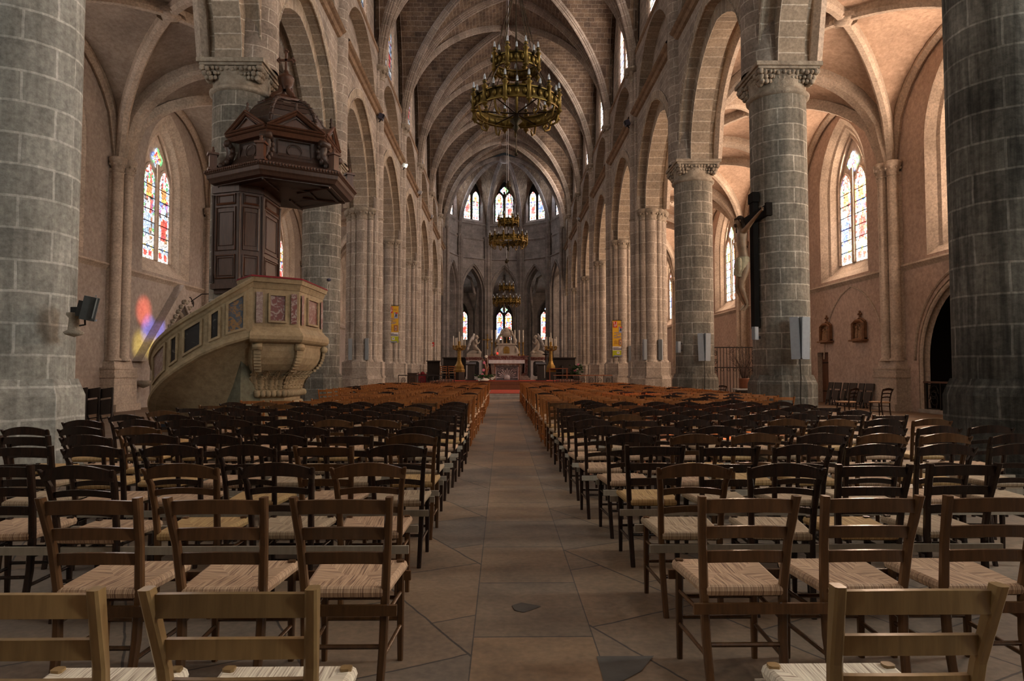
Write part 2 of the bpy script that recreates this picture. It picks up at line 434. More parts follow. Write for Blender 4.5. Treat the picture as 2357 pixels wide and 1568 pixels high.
def window(loc,rz,a,z0,zs,h,gmat,style,label,tr=None,rose=True,head=None):
    """two-light window; local x along wall, local -y faces the room. glass plane y=0"""
    WCOUNT[0]+=1
    e=empty('window_%d'%WCOUNT[0],loc,rz,label,None,None,'structure')
    tr=tr or M['tracery']
    la=a*.40; lh=la*1.75; ltop=zs+h*.12; lz=ltop-lh*.35
    mb=MB(); o=outline(0,a,z0,zs,h,8)
    mb.face([(t,.06,z) for t,z in o])
    mb.box((0,.0,(z0+ltop+.6)/2),(a*.17,.14,ltop+.6-z0))
    for s in (-1,1):
        ol=outline(s*a*.52,la+.02,z0,lz,lh,6)
        mb.tube([(t,-.0,z) for t,z in ol],a*.045,6)
    mb.tube([(t,0,z) for t,z in o],a*.07,6)
    mb.build('tracery',tr,e)
    rr=a*.36; zc=zs+h*.50
    key=(round(a,2),round(zs-z0,2),gmat,style)
    if key not in PCACHE:
        PCACHE[key]=(panemesh(la,0,lz-z0,lh,style,style*3+1,'glass_pane',G[gmat]),panemesh(la,0,lz-z0,lh,style+1,style*3+2,'glass_pane',G[gmat]),discmesh(rr,style,'glass_rose',G[gmat]))
        bm=MB()
        for q in range(1,7):
            z=(lz-z0)*q/6.2; bm.box((0,-.02,z),(2*la,.02,.03))
        PCACHE[key]+=(bm.mesh('saddle_bar',M['lead']),)
    A,B,D,S=PCACHE[key]
    for s,me in ((-1,A),(1,B)):
        p=bpy.data.objects.new('glass_pane',me); COL.objects.link(p); p.parent=e; p.location=(s*a*.52,.0,z0)
        b=bpy.data.objects.new('saddle_bar',S); COL.objects.link(b); b.parent=p; b.location=(0,0,0)
    if rose:
        p=bpy.data.objects.new('glass_rose',D); COL.objects.link(p); p.parent=e; p.location=(0,.01,zc)
    return e
# ---------------------------------------------------------------- walls, per side
NB=range(-1,9)
for s,side in ((-1,'left'),(1,'right')):
    arcade=MB(); clere=MB(); aisle=MB(); ledge=MB(); nr=MB(); avl=MB(); ar=MB()
    for k in NB:
        y0,y1=YP[k],YP[k+1]; yc=(y0+y1)/2; hb=(y1-y0)/2
        sm=hb<3.5
        # --- arcade
        ao,ai=hb-.42,hb-.74; ho=max(3.85,ao) if not sm else 3.6; hi=3.4 if not sm else 3.1
        ai=min(ai,hi-.02)
        X=lambda x:(lambda t,z:(x,t,z))
        wallpanel(arcade,X(6.05),y0,y1,8.76,13.4,(yc,ao,8.76,8.76,ho),0)
        oo=outline(yc,ao,8.76,8.76,ho); oi=outline(yc,ai,8.76,8.76,hi)
        ob=outline(yc,ao+.34,8.76,8.76,ho+.36)
        reveal(arcade,X(6.02),X(6.02),ob,oo,1)           # voussoir ring on wall face
        reveal(arcade,X(6.02),X(6.36),oo,oo,1)
        reveal(arcade,X(6.36),X(6.36),oo,oi,1)
        reveal(arcade,X(6.36),X(7.0),oi,oi,1)
        reveal(arcade,X(7.0),X(7.0),oi,oo,1)
        reveal(arcade,X(7.0),X(7.3),oo,oo,1)
        wallpanel(arcade,X(7.3),y0,y1,8.76,13.4,(yc,ao,8.76,8.76,ho),0)
        # hood mould groove
        arcade.tube([(6.03,t,z) for t,z in oo],.035,5,m=1)
        # --- triforium zone with blind arch, and clerestory
        ab=hb-.75; hbch=2.55
        wallpanel(clere,X(6.05),y0,y1,13.4,16.45,(yc,ab,13.4,13.6,hbch),0)
        ol=outline(yc,ab,13.4,13.6,hbch)
        reveal(clere,X(6.05),X(6.55),ol,ol,1)
        clere.face([(6.0,y0,16.45),(6.0,y1,16.45),(6.75,y1,16.5),(6.75,y0,16.5)],m=0)
        clere.face([(6.0,y0,16.3),(6.0,y1,16.3),(6.0,y1,16.45),(6.0,y0,16.45)],m=2)
        clere.face([(6.0,y0,16.3),(6.05,y0,16.25),(6.05,y1,16.25),(6.0,y1,16.3)],m=2)
        ft=lambda t,yc=yc,hb=hb:Tn(min(1,abs(t-yc)/hb))+.4
        wallpanel(clere,X(6.55),y0,y1,13.4,16.5,None,0)
        wop=(yc,1.75,16.75,19.3,3.0)
        wallpanel(clere,X(6.2),y0,y1,16.5,ft,wop,0)
        w0=outline(yc,1.75,16.75,19.3,3.0); w1=outline(yc,1.55,16.95,19.3,2.75)
        reveal(clere,X(6.2),X(6.32),w0,w1,1,True)
        window((s*6.32,yc,0),-s*PI/2,1.55,16.95,19.3,2.75,'clear_'+side,(k*2+s)%4,'clerestory window on the %s above bay %d'%(side,k+2),rose=False)
        # string course at 13.4
        pr=[(0,0),(-.22,0),(-.30,-.10),(-.24,-.16),(-.16,-.20),(-.10,-.32),(0,-.36)]
        ledge.grid([[(6.06+a,y,13.55+b) for a,b in pr] for y in (y0+.3,y1-.3)],None,False,0)
        # --- aisle outer wall
        Y=X
        fa=lambda t,yc=yc,hb=hb:Ta(min(1,abs(t-yc)/hb))+.3
        lop=None
        if s>0 and k==2: lop=(20.5,2.45,0,1.75,2.75)
        if s>0 and k==3: lop=(29.85,.5,0,2.2,0)
        if s<0 and k==3: lop=(28.7,1.55,0.0,1.7,2.1)
        wallpanel(aisle,X(XW),y0,y1,0,5.05,lop,0)
        if lop:
            if lop[4]>2.5:
                o1=outline(*lop); o2=outline(20.5,2.36,0,1.75,2.66); o3=outline(20.5,2.24,0,1.75,2.53)
                reveal(aisle,X(XW),X(XW+.10),o1,o1,1); reveal(aisle,X(XW+.10),X(XW+.10),o1,o2,1); reveal(aisle,X(XW+.10),X(XW+.18),o2,o2,1); reveal(aisle,X(XW+.18),X(XW+.26),o2,o3,1)
                aisle.tube([(XW+.06,t,z) for t,z in o2],.07,6,m=1); aisle.tube([(XW-.02,t,z) for t,z in outline(20.5,2.6,1.75,1.75,2.95)],.05,6,m=1)
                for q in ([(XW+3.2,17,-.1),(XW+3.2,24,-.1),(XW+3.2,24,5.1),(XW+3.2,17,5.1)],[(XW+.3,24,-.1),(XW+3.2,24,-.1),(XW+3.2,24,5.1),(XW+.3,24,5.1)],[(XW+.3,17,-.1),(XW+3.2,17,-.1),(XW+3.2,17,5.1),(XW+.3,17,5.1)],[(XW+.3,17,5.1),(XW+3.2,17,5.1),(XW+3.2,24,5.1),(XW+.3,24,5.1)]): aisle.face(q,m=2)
            else:
                o1=outline(*lop); d_=.7 if lop[4]>0 else .35
                reveal(aisle,X(XW),X(XW+d_),o1,o1,1)
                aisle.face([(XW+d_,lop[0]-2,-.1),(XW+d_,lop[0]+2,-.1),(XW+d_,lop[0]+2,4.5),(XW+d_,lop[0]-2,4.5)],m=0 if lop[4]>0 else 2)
        if not sm or True:
            wz=9.3
            wz=9.0
            aop=(yc,1.95,5.25,wz,2.95)
            wallpanel(aisle,X(XW),y0,y1,5.05,fa,aop,0)
            a0=outline(yc,1.95,5.25,wz,2.95)
            reveal(aisle,X(XW),X(XW+.20),a0,outline(yc,1.62,5.5,wz,2.68),1,True)
            reveal(aisle,X(XW+.20),X(XW+.24),outline(yc,1.62,5.5,wz,2.68),outline(yc,1.48,5.5,wz,2.55),1)
            reveal(aisle,X(XW+.24),X(XW+.50),outline(yc,1.48,5.5,wz,2.55),outline(yc,1.15,5.9,wz,2.2),1,True)
            window((s*(XW+.50),yc,0),-s*PI/2,1.15,5.9,wz,2.2,side,(k+(2 if s>0 else 0))%4,'tall two-light stained glass window of the %s aisle, bay %d'%(side,k+2))
        pr2=[(0,.04),(-.10,.02),(-.13,-.05),(-.06,-.12),(0,-.2)]
        aisle.grid([[(XW+a,y,5.1+b) for a,b in pr2] for y in (y0,y1)],None,False,1)
        # aisle vault
        vaultcell(avl,AC,AHW,y0,y1,Ta,0)
        tp=[(AC+(-1+2*i/20)*AHW*.97,y0,Ta(abs(-1+2*i/20))-.05) for i in range(21)]
        inward(tp,AP,(0,1,0),ar)
        for sg in (-1,1):
            dp=[(AC+w*AHW*.97,yc+sg*w*hb*.97,Ta(abs(w))-.02) for w in [-1+2*i/20 for i in range(21)]]
            inward(dp,AD,Vector((-sg*hb,AHW,0)).normalized(),ar)
        wp=[(XW-.08,yc+w*hb*.97,Ta(abs(w))) for w in [-1+2*i/20 for i in range(21)]]
        inward(wp,AW,(1,0,0),ar)
        wp=[(XP+.75,yc+w*hb*.9,Ta(abs(w))) for w in [-1+2*i/20 for i in range(21)]]
        inward(wp,AW,(1,0,0),ar)
        ar.sphere((AC,yc,12.18),.32,10,6,sc_=(1,1,.5)); ar.lathe([(.42,.0),(.42,.14),(.3,.2)],12,(AC,yc,12.12))
    for y in (YP[-1],):
        pass
    for nm,mb,ms in (('wall_%s_arcade'%side,arcade,[M['wall'],M['arch']]),('wall_%s_clerestory'%side,clere,[M['wall'],M['arch'],M['ledge']]),
                     ('wall_%s'%side,aisle,[M['aisle'] if s>0 else M['aisleL'],M['jamb'],M['dark']]),('trim_%d'%(1 if s<0 else 2),ledge,M['ledge']),
                     ('ceiling_%s_aisle'%side,avl,M['avault'] if s>0 else M['avaultL']),('trim_%d'%(3 if s<0 else 4),ar,M['arib'])):
        tag(mirror(mb,s).build(nm,ms),kind='structure')
# ---------------------------------------------------------------- nave vault
nv=MB(); nr=MB(); apv=MB(); apr=MB()
for k in NB:
    y0,y1=YP[k],YP[k+1]; yc=(y0+y1)/2; hb=(y1-y0)/2
    vaultcell(nv,0,W_+.07,y0,y1,Tn,0,n=16)
    for sg in (-1,1):
        ws=[-1+2*i/20 for i in range(21)]
        nv.grid([[(sg*x,yc+w*hb,Tn(abs(w))) for x in (W_+.07,6.75)] for w in ws],[[(x,i*.6) for x in (0,.6)] for i,w in enumerate(ws)],True,0)
        nr.sweep([(sg*6.08,yc+w*hb*.97,Tn(abs(w))-.02) for w in ws],[(-.12,-.1),(-.12,.14),(.12,.14),(.12,-.1)],(1,0,0))
    for sg in (-1,1):
        for half in (-1,1):
            dp=[(half*w*6.0,yc+half*sg*w*hb,Tn(w)-.06) for w in [math.cos(PI/2*i/20) for i in range(21)]]
            b=Vector((-sg*hb,6.0,0)).normalized()
            t=Vector(dp[12])-Vector(dp[11])
            if b.cross(t).z>0: b=-b
            nr.sweep(dp,DP,b)
    nr.lathe([(.02,-.42),(.34,-.40),(.42,-.28),(.42,.1)],14,(0,yc,ZS+RISE-.05)); 
for k in list(NB)+[9]:
    y=YP[k]
    tp=[(x,y,Tn(abs(x)/W_)-.05) for x in [-6.05*math.cos(PI*i/44) for i in range(45)]]
    inward(tp,RP,(0,1,0),nr)
tag(nv.build('ceiling_nave',M['vault']),kind='structure'); tag(nr.build('trim_5',M['rib']),kind='structure')
# ---------------------------------------------------------------- piers
def shaftprof(r,z0,z1,cap=None):
    return [(r,z0),(r,z1)]
PN=[0]
PLAB={1:'first',2:'second',3:'third',4:'fourth',5:'fifth',6:'sixth',7:'seventh',8:'eighth',0:'nearest',-1:'rearmost',9:'last'}
def leaf_band(mb,half,z,n,r):
    """foliage knobs along a square under an abacus"""
    rng=random.Random(n)
    for e in range(4):
        for row in range(3):
            for i in range(n):
                t=-half+2*half*(i+.5)/n+rng.uniform(-.02,.02); co=abs(t)/half
                d=half-.02-.05*row*(1 if co>.6 else 1.3)-(0 if co>.55 else .03)
                if row==2 and co<.45: continue
                q=r*rng.uniform(.65,1.15)*(1.15 if co>.7 else .9); t*=1-.06*row
                x,y=((t,-d),(d,t),(-t,d),(-d,-t))[e]
                mb.sphere((x,y,z-.095*row+rng.uniform(-.02,.02)),q,6,4,sc_=(1,1,1.1),rot=Matrix.Rotation(rng.random()*3,3,'X'))
for s,side in ((-1,'left'),(1,'right')):
    for k in range(-1,9):
        y=YP[k]; ax=s*XP
        p=empty('pillar',(ax,y,0),0,'%s %s pillar of the nave, %s row counted from the viewer'%('round stone' if k<=3 else 'clustered stone',PLAB[k],side),None,None,'structure')
        if k<=3:
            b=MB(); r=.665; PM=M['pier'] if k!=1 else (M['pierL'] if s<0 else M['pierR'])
            oct_=[(math.cos(PI/8+i*PI/4),math.sin(PI/8+i*PI/4)) for i in range(8)]
            P=lambda q:[(x*q,yy*q) for x,yy in oct_]
            zb=1.30
            b.prism(P(.86),0,.12); b.prism(P(.80),.12,zb-.22); b.prism(P(.80),zb-.22,zb,poly1=P(.71))
            for i in range(8):                    # small spur mouldings where octagon dies into the drum
                a=PI/8+i*PI/4
                b.lathe([(.09,0),(.085,.05),(.05,.08),(.05,.12),(.02,.2)],6,(.69*math.cos(a),.69*math.sin(a),zb-.22))
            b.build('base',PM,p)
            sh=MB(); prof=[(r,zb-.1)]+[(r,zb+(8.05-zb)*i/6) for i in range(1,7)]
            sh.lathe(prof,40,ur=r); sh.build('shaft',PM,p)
            c=MB(); c.lathe([(r,8.05),(r+.07,8.08),(r+.08,8.14),(r+.02,8.19),(r+.0,8.24),(r+.0,8.45),(.72,8.60)],36)
            h=.74
            c.prism([(-.62,-.62),(.62,-.62),(.62,.62),(-.62,.62)],8.5,8.62,poly1=[(-h+.06,-h+.06),(h-.06,-h+.06),(h-.06,h-.06),(-h+.06,h-.06)])
            c.prism([(-h,-h),(h,-h),(h,h),(-h,h)],8.62,8.68); c.prism([(-h-.05,-h-.05),(h+.05,-h-.05),(h+.05,h+.05),(-h-.05,h+.05)],8.68,8.78)
            leaf_band(c,.72,8.56,13,.07)
            c.build('capital',M['carve'],p)
            u=MB()
            P_=[];U_=[]
            for q in range(9):
                z=8.75+(15.35-8.75)*q/8; rr=.64-.24*min(1,(z-8.75)/4.2); cxx=-s*(.86-rr)
                P_.append([(cxx+rr*math.cos(j*PI/14),rr*math.sin(j*PI/14),z) for j in range(29)]); U_.append([(.55*j*PI/14,z) for j in range(29)])
            u.grid(P_,U_,True,0,flip=True); u.build('upper_shaft',M['wall'],p)
            rs=.40; cx=-s*.46
        else:
            b=MB()
            def cross(q,w):  # faceted cruciform-octagonal base outline
                return [(q*math.cos(PI/8+i*PI/4)*w,q*math.sin(PI/8+i*PI/4)*w) for i in range(8)]
            b.prism(cross(1.12,1),0,.35); b.prism(cross(1.12,1),.35,.45,poly1=cross(1.0,1)); b.prism(cross(1.0,1),.45,1.05); b.prism(cross(1.0,1),1.05,1.18,poly1=cross(.94,1))
            b.prism(cross(.94,1),1.18,1.24); b.prism(cross(.9,1),1.24,1.78); b.prism(cross(.9,1),1.78,1.9,poly1=cross(.8,1))
            for a in range(4):
                t=a*PI/2; q=MB().box((0.62,0,.9),(.62,.66,1.8)); q.box((.62,0,1.12),(.7,.74,.1)); q.box((.66,0,.2),(.84,.9,.4),taper=(.9,.9))
                b.add(q,Matrix.Rotation(t,4,'Z'))
            b.build('base',M['shaft'],p)
            sh=MB()
            sh.prism([(.56*math.cos(i*PI/4),.56*math.sin(i*PI/4)) for i in range(8)],1.8,8.9)
            sp=[]
            for a in range(4):
                t=a*PI/2; nave=(s>0 and a==2) or (s<0 and a==0)
                top=15.35 if nave else 8.5
                for off,rr,dist in ((0,.27,.58),(.36,.14,.55),(-.36,.14,.55)):
                    x=dist*math.cos(t)-off*math.sin(t); yy=dist*math.sin(t)+off*math.cos(t)
                    sh.lathe([(rr+.07,1.78),(rr+.07,1.84),(rr+.02,1.88),(rr,1.95),(rr,top)],14,(x,yy,0),ur=rr)
                    if not nave or off==0: sp.append((x,yy,rr,nave))
            sh.build('shaft',M['shaft'],p)
            c=MB()
            for x,yy,rr,nave in sp:
                if nave: c.lathe([(rr,8.42),(rr+.05,8.46),(rr,8.5)],14,(x,yy,0)); continue
                c.lathe([(rr,8.3),(rr+.05,8.33),(rr,8.37),(rr+.01,8.5),(rr+.1,8.68),(rr+.13,8.7),(rr+.13,8.8),(rr+.06,8.85)],12,(x,yy,0))
                for i in range(8):
                    a=i*PI/4; c.sphere((x+(rr+.06)*math.cos(a),yy+(rr+.06)*math.sin(a),8.6),.06,6,4)
            c.prism([(.74*math.cos(PI/8+i*PI/4),.74*math.sin(PI/8+i*PI/4)) for i in range(8)],8.7,8.86)
            c.build('capital',M['carve'],p); rs=.27; cx=-s*.58
            u=MB(); u.lathe([(.14,8.5),(.14,15.35)],10,(cx+s*.03,.36,0),ur=.14); u.lathe([(.14,8.5),(.14,15.35)],10,(cx+s*.03,-.36,0),ur=.14)
            u.build('upper_shaft',M['shaft'],p)
        c=MB(); c.lathe([(rs,15.0),(rs+.05,15.03),(rs,15.07),(rs+.02,15.2),(rs+.14,15.5),(rs+.2,15.55),(rs+.2,15.65),(rs+.1,15.7)],16,(cx,0,0))
        for i in range(9):
            a=i*2*PI/9; c.sphere((cx+(rs+.1)*math.cos(a),(rs+.1)*math.sin(a),15.38),.09,6,4)
        c.build('upper_capital',M['carve'],p)
        # aisle wall respond
        q=empty('pillar',(s*(XW-.12),y,0),0,'triple wall shaft on the %s aisle wall facing the %s pillar'%(side,PLAB[k]),None,None,'structure')
        b=MB(); b.box((0,0,.75),(.75,1.45,1.5)); b.box((-s*.02,0,.12),(.95,1.6,.24)); b.box((0,0,1.2),(.82,1.52,.08)); b.box((0,0,1.62),(.62,1.2,.3),taper=(.8,.92)); b.box((0,0,1.48),(.8,1.5,.06)); b.build('base',M['jamb'],q)
        sh=MB()
        for off,rr,d in ((0,.17,-.28),(.37,.13,-.12),(-.37,.19,-.12)):
            sh.lathe([(rr+.06,1.75),(rr+.06,1.8),(rr,1.86),(rr,8.4)],14,(s*d,off,0),ur=rr)
        sh.box((s*.05,0,5.1),(.3,1.0,6.7)); sh.build('shaft',M['jamb'],q)
        c=MB()
        for off,rr,d in ((0,.17,-.28),(.37,.13,-.12),(-.37,.19,-.12)):
            c.lathe([(rr,8.3),(rr+.05,8.33),(rr,8.37),(rr+.02,8.5),(rr+.1,8.68),(rr+.12,8.8),(rr+.06,8.85)],12,(s*d,off,0))
            for i in range(8): c.sphere((s*d+(rr+.06)*math.cos(i*PI/4),off+(rr+.06)*math.sin(i*PI/4),8.58),.05,6,4)
        c.build('capital',M['arib'],q)
# ---------------------------------------------------------------- apse
AP0=Vector((0,67.2,0)); R5=5.75
av=[]
for i in range(6):
    a=i*PI/5; av.append(Vector((R5*math.cos(a),67.2+R5*math.sin(a),0)))
aw=MB(); BZ=22.6
def apcurve(t): # rib from wall vertex (t=0) to boss (t=1)
    return math.sin(t*PI/2)
for i in range(5):
    A,B=av[i],av[i+1]; L=(B-A).length; ux=(B-A)/L; nrm=Vector((-ux.y,ux.x,0)); nrm=-nrm if nrm.dot(A-AP0)<0 else nrm
    def T(d): return lambda t,z:tuple(A+ux*t+nrm*d+Vector((0,0,z)))
    op=(L/2,1.38,0,9.6,2.85)
    wallpanel(aw,T(0),0,L,0,13.3,op,0)
    o0=outline(L/2,1.38,0,9.6,2.85); o1=outline(L/2,1.22,0,9.6,2.6)
    reveal(aw,T(0),T(.25),o0,o0,0); reveal(aw,T(.25),T(.25),o0,o1,0); reveal(aw,T(.25),T(.9),o1,o1,0)
    wallpanel(aw,T(.9),0,L,0,13.3,(L/2,1.22,0,9.6,2.6),0)
    ob=[p for p in outline(L/2,1.55,9.6,9.6,3.08)]
    aw.tube([T(-.03)(t,z) for t,z in ob[1:-1]],.07,5)
    ft=lambda t,L=L:ZS+archz(t-L/2,L/2,6.5)+.2
    wop=(L/2,1.2,17.2,19.9,2.1)
    wallpanel(aw,T(.12),0,L,13.3,ft,wop,0)
    w0=outline(L/2,1.2,17.2,19.9,2.1)
    reveal(aw,T(.12),T(.5),w0,outline(L/2,1.05,17.5,19.9,1.9),0,True)
    c=A+ux*L/2+nrm*.5; ang=math.atan2(ux.y,ux.x)
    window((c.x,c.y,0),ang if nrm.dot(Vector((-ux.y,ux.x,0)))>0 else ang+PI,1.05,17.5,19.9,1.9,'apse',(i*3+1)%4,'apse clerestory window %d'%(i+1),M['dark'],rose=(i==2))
    for z,dp in ((13.3,.2),(15.4,.08),(17.0,.10)):
        pr=[(0,.05),(-dp,.0),(-dp*1.1,-.08),(-dp*.4,-.16),(0,-.25)]
        aw.grid([[T(.12+a_)(t,z+b_) for a_,b_ in pr] for t in (0,L)],None,False,0)
    # web
    P=[];UV=[]
    for j in range(13):
        tt=j/12; row=[];ur=[]
        for q in range(11):
            sx=q/10; wpt=A+ux*L*sx+nrm*.12*(1-tt); h=1-math.cos(tt*PI/2)
            xy=wpt.lerp(Vector((0,67.2,0)),h); zr=apcurve(tt)*(BZ-ZS)+ZS
            zw=archz(L*(sx-.5),L/2,6.5)
            row.append((xy.x,xy.y,zr+zw*(1-apcurve(tt)))); ur.append((sx*L*(1-tt*.9),tt*7))
        P.append(row);UV.append(ur)
    apv.grid(P,UV,True,0)
for i in range(6):
    A=av[i]; d=(AP0-A).normalized()
    rp=[]
    for j in range(17):
        tt=j/16; h=1-math.cos(tt*PI/2); xy=A.lerp(AP0,h); rp.append((xy.x,xy.y,ZS+apcurve(tt)*(BZ-ZS)))
    b=Vector((-d.y,d.x,0)); t=Vector(rp[9])-Vector(rp[8])
    if b.cross(t).z>0: b=-b
    apr.sweep(rp,DP,b)
    pc=A+d*.12
    apr.lathe([(.5,0),(.5,.5),(.4,.7),(.34,.9),(.34,9.5)],16,(A.x+d.x*-.25,A.y-d.y*.25,0),ur=.4)
    for o_,rr in ((0,.2),(.28,.12),(-.28,.12)):
        q=pc+Vector((-d.y,d.x,0))*o_
        apr.lathe([(rr,0),(rr,15.3),(rr+.1,15.5),(rr+.12,15.6)],10,(q.x,q.y,0),ur=rr)
apr.lathe([(.02,-.5),(.4,-.48),(.5,-.3),(.5,.1)],14,(0,67.2,BZ))
for s_ in (-1,1):
    for z_ in range(12): aw.face([(s_*5.72,67.25,z_*2),(s_*7.3,67.25,z_*2),(s_*7.3,67.25,z_*2+2),(s_*5.72,67.25,z_*2+2)])
    for x_,r_ in ((5.95,.3),(6.6,.45)): aw.lathe([(r_,0),(r_,8.8 if r_>.4 else 15.5)],14,(s_*x_,67.1,0),ur=.4)
tag(aw.build('wall_apse',M['apse']),kind='structure'); tag(apv.build('ceiling_apse',M['vault']),kind='structure'); tag(apr.build('trim_6',M['apse']),kind='structure')
# ambulatory behind the apse
am=MB(); N=24; RA=13.2
for i in range(N):
    a0,a1=i*PI/N,(i+1)*PI/N
    p=lambda a,r,z:(r*math.cos(a),67.2+r*math.sin(a),z)
    am.face([p(a0,RA,0),p(a1,RA,0),p(a1,RA,12.5),p(a0,RA,12.5)],[(a0*RA,0),(a1*RA,0),(a1*RA,12.5),(a0*RA,12.5)])
    am.face([p(a0,6,13),p(a1,6,13),p(a1,RA,10.5),p(a0,RA,10.5)])
    if i%2==0:
        am.tube([p(a0,6.3,9.5),p(a0,7.2,11.3),p(a0,9,12.1),p(a0,11.5,11),p(a0,RA-.1,8),p(a0,RA-.1,0)],.16,6)
tag(am.build('wall_ambulatory',M['apse']),kind='structure')
for i,dx in enumerate((-5.1,0,5.1)):
    y=67.2+math.sqrt((RA-.25)**2-dx*dx); 
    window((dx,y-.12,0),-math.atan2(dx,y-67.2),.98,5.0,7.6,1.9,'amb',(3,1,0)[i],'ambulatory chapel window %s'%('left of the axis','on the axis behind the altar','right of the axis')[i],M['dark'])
# west wall, ends
ww=MB(); ww.face([(-15,-6,0),(15,-6,0),(15,-6,24),(-15,-6,24)])
tag(ww.build('wall_west',M['wall']),kind='structure')
# ---------------------------------------------------------------- floor
m,nt,b=newmat('floor_slabs')
geo=nd(nt,'ShaderNodeNewGeometry').outputs['Position']
sep=nd(nt,'ShaderNodeSeparateXYZ',{0:geo})
def slab(vec,bw,rh,c1,c2,ms=.012,offs=.5,rot=0):
    mp=nd(nt,'ShaderNodeMapping',{'Vector':vec,'Rotation':(0,0,rot),'Location':(.37,.2,0)})
    nz=nd(nt,'ShaderNodeTexNoise',{'Vector':vec,'Scale':4.0,'Detail':3.0})
    v1=nd(nt,'ShaderNodeVectorMath',{0:nz.outputs['Color']},operation='SCALE'); v1.inputs['Scale'].default_value=.03
    ad=nd(nt,'ShaderNodeVectorMath',{0:mp.outputs[0],1:v1.outputs[0]},operation='ADD')
    return nd(nt,'ShaderNodeTexBrick',{'Vector':ad.outputs[0],'Color1':c4(c1),'Color2':c4(c2),'Mortar':(.06,.05,.042,1),'Scale':1.0,'Mortar Size':ms,'Mortar Smooth':.2,'Bias':0.0,'Brick Width':bw,'Row Height':rh},offset=offs)
s1=slab(geo,.95,.75,(.245,.17,.11),(.175,.14,.11),.007,.5,math.radians(62))
cen=nd(nt,'ShaderNodeMapping',{'Vector':geo,'Location':(.37,0,0)})
s2=nd(nt,'ShaderNodeTexBrick',{'Vector':cen.outputs[0],'Color1':(.265,.175,.105,1),'Color2':(.195,.15,.11,1),'Mortar':(.07,.06,.05,1),'Scale':1.0,'Mortar Size':.007,'Mortar Smooth':.2,'Bias':0.0,'Brick Width':.64,'Row Height':.92},offset=0.0)
xx=sep.outputs[0]
i1=nd(nt,'ShaderNodeMath',{0:xx,1:-.37},operation='GREATER_THAN').outputs[0]
i2=nd(nt,'ShaderNodeMath',{0:xx,1:.27},operation='LESS_THAN').outputs[0]
inn=nd(nt,'ShaderNodeMath',{0:i1,1:i2},operation='MULTIPLY').outputs[0]
c=mix(nt,s1.outputs['Color'],s2.outputs['Color'],inn)
n1=nd(nt,'ShaderNodeTexNoise',{'Vector':geo,'Scale':.9,'Detail':6.0,'Roughness':.65}).outputs['Fac']
n2=nd(nt,'ShaderNodeTexNoise',{'Vector':geo,'Scale':26.0,'Detail':4.0}).outputs['Fac']
c=mix(nt,c,ramp(nt,n1,[(.32,(.55,.54,.56)),(.6,(1.1,1.05,1.0))]),1.0,'MULTIPLY')
c=mix(nt,c,ramp(nt,n2,[(.3,(.82,.82,.82)),(.7,(1.12,1.12,1.12))]),1.0,'MULTIPLY')
nt.links.new(c,b.inputs['Base Color']); b.inputs['Roughness'].default_value=.62; b.inputs['Specular IOR Level'].default_value=.3
bp=nd(nt,'ShaderNodeBump',{'Strength':.15,'Distance':.01,'Height':n2}); nt.links.new(bp.outputs[0],b.inputs['Normal'])
M['floor']=m
fl=MB(); fl.face([(-17.5,-6.2,0),(17.5,-6.2,0),(17.5,81,0),(-17.5,81,0)])
tag(fl.build('floor',M['floor']),kind='structure')
# dark stone repair in the aisle floor
fp=MB(); fp.face([at(*q) for q in ((1370,1501,3.42),(1500,1501,3.42),(1470,1535,3.25),(1405,1568,3.1),(1385,1555,3.16))])
fp.v=[(x,y,.004) for x,y,z in fp.v]
tag(fp.build('floor_patch',plain('dark_floor_stone',(.085,.075,.066),.7)),kind='structure')
fp=MB(); fp.face([(at(x,y,CH*F/(y-HY)).x,CH*F/(y-HY),.004) for x,y in ((1178,1386),(1200,1380),(1245,1388),(1228,1394),(1205,1402),(1185,1397))])
tag(fp.build('floor_patch',bpy.data.materials['dark_floor_stone']),kind='structure')
# ================================================================ FURNISHINGS
M['oak']=wood('dark_oak',(.075,.040,.027),(.036,.019,.013),.42)
M['oak2']=wood('oak_red_edge',(.13,.055,.03),(.065,.028,.016),.38)
M['pulpit']=plaster('pulpit_stone',(.37,.29,.18),(.26,.20,.125),2.2,.15,.6)
M['redm']=marble('red_marble',[(.10,.022,.018),(.15,.034,.027),(.12,.028,.023),(.33,.26,.23),(.12,.028,.023)],5,3)
M['brec']=marble('breccia_marble',[(.04,.055,.075),(.08,.10,.13),(.09,.10,.12),(.30,.16,.05),(.08,.095,.12),(.28,.26,.22)],6,1.5)
M['blackm']=marble('black_marble',[(.012,.011,.012),(.015,.014,.014),(.02,.018,.018),(.02,.018,.018),(.16,.15,.13)],2.2,3)
M['pinkm']=marble('pink_marble',[(.20,.13,.11),(.30,.24,.21),(.17,.09,.075),(.32,.27,.23)],10,2)
M['velvet']=plain('red_velvet',(.16,.015,.02),.9)
PC=Vector((-6.63,16.63,0))
def pp(phi,r,z):
    a=math.radians(phi); r+=(phi-250)/50*.09 if r>1.2 else 0; return (PC.x+r*math.cos(a),PC.y+r*math.sin(a),z)
pu=empty('pulpit',(0,0,0),0,'beige stone pulpit with curved stair and marble panels beside the round pillar','pulpit')
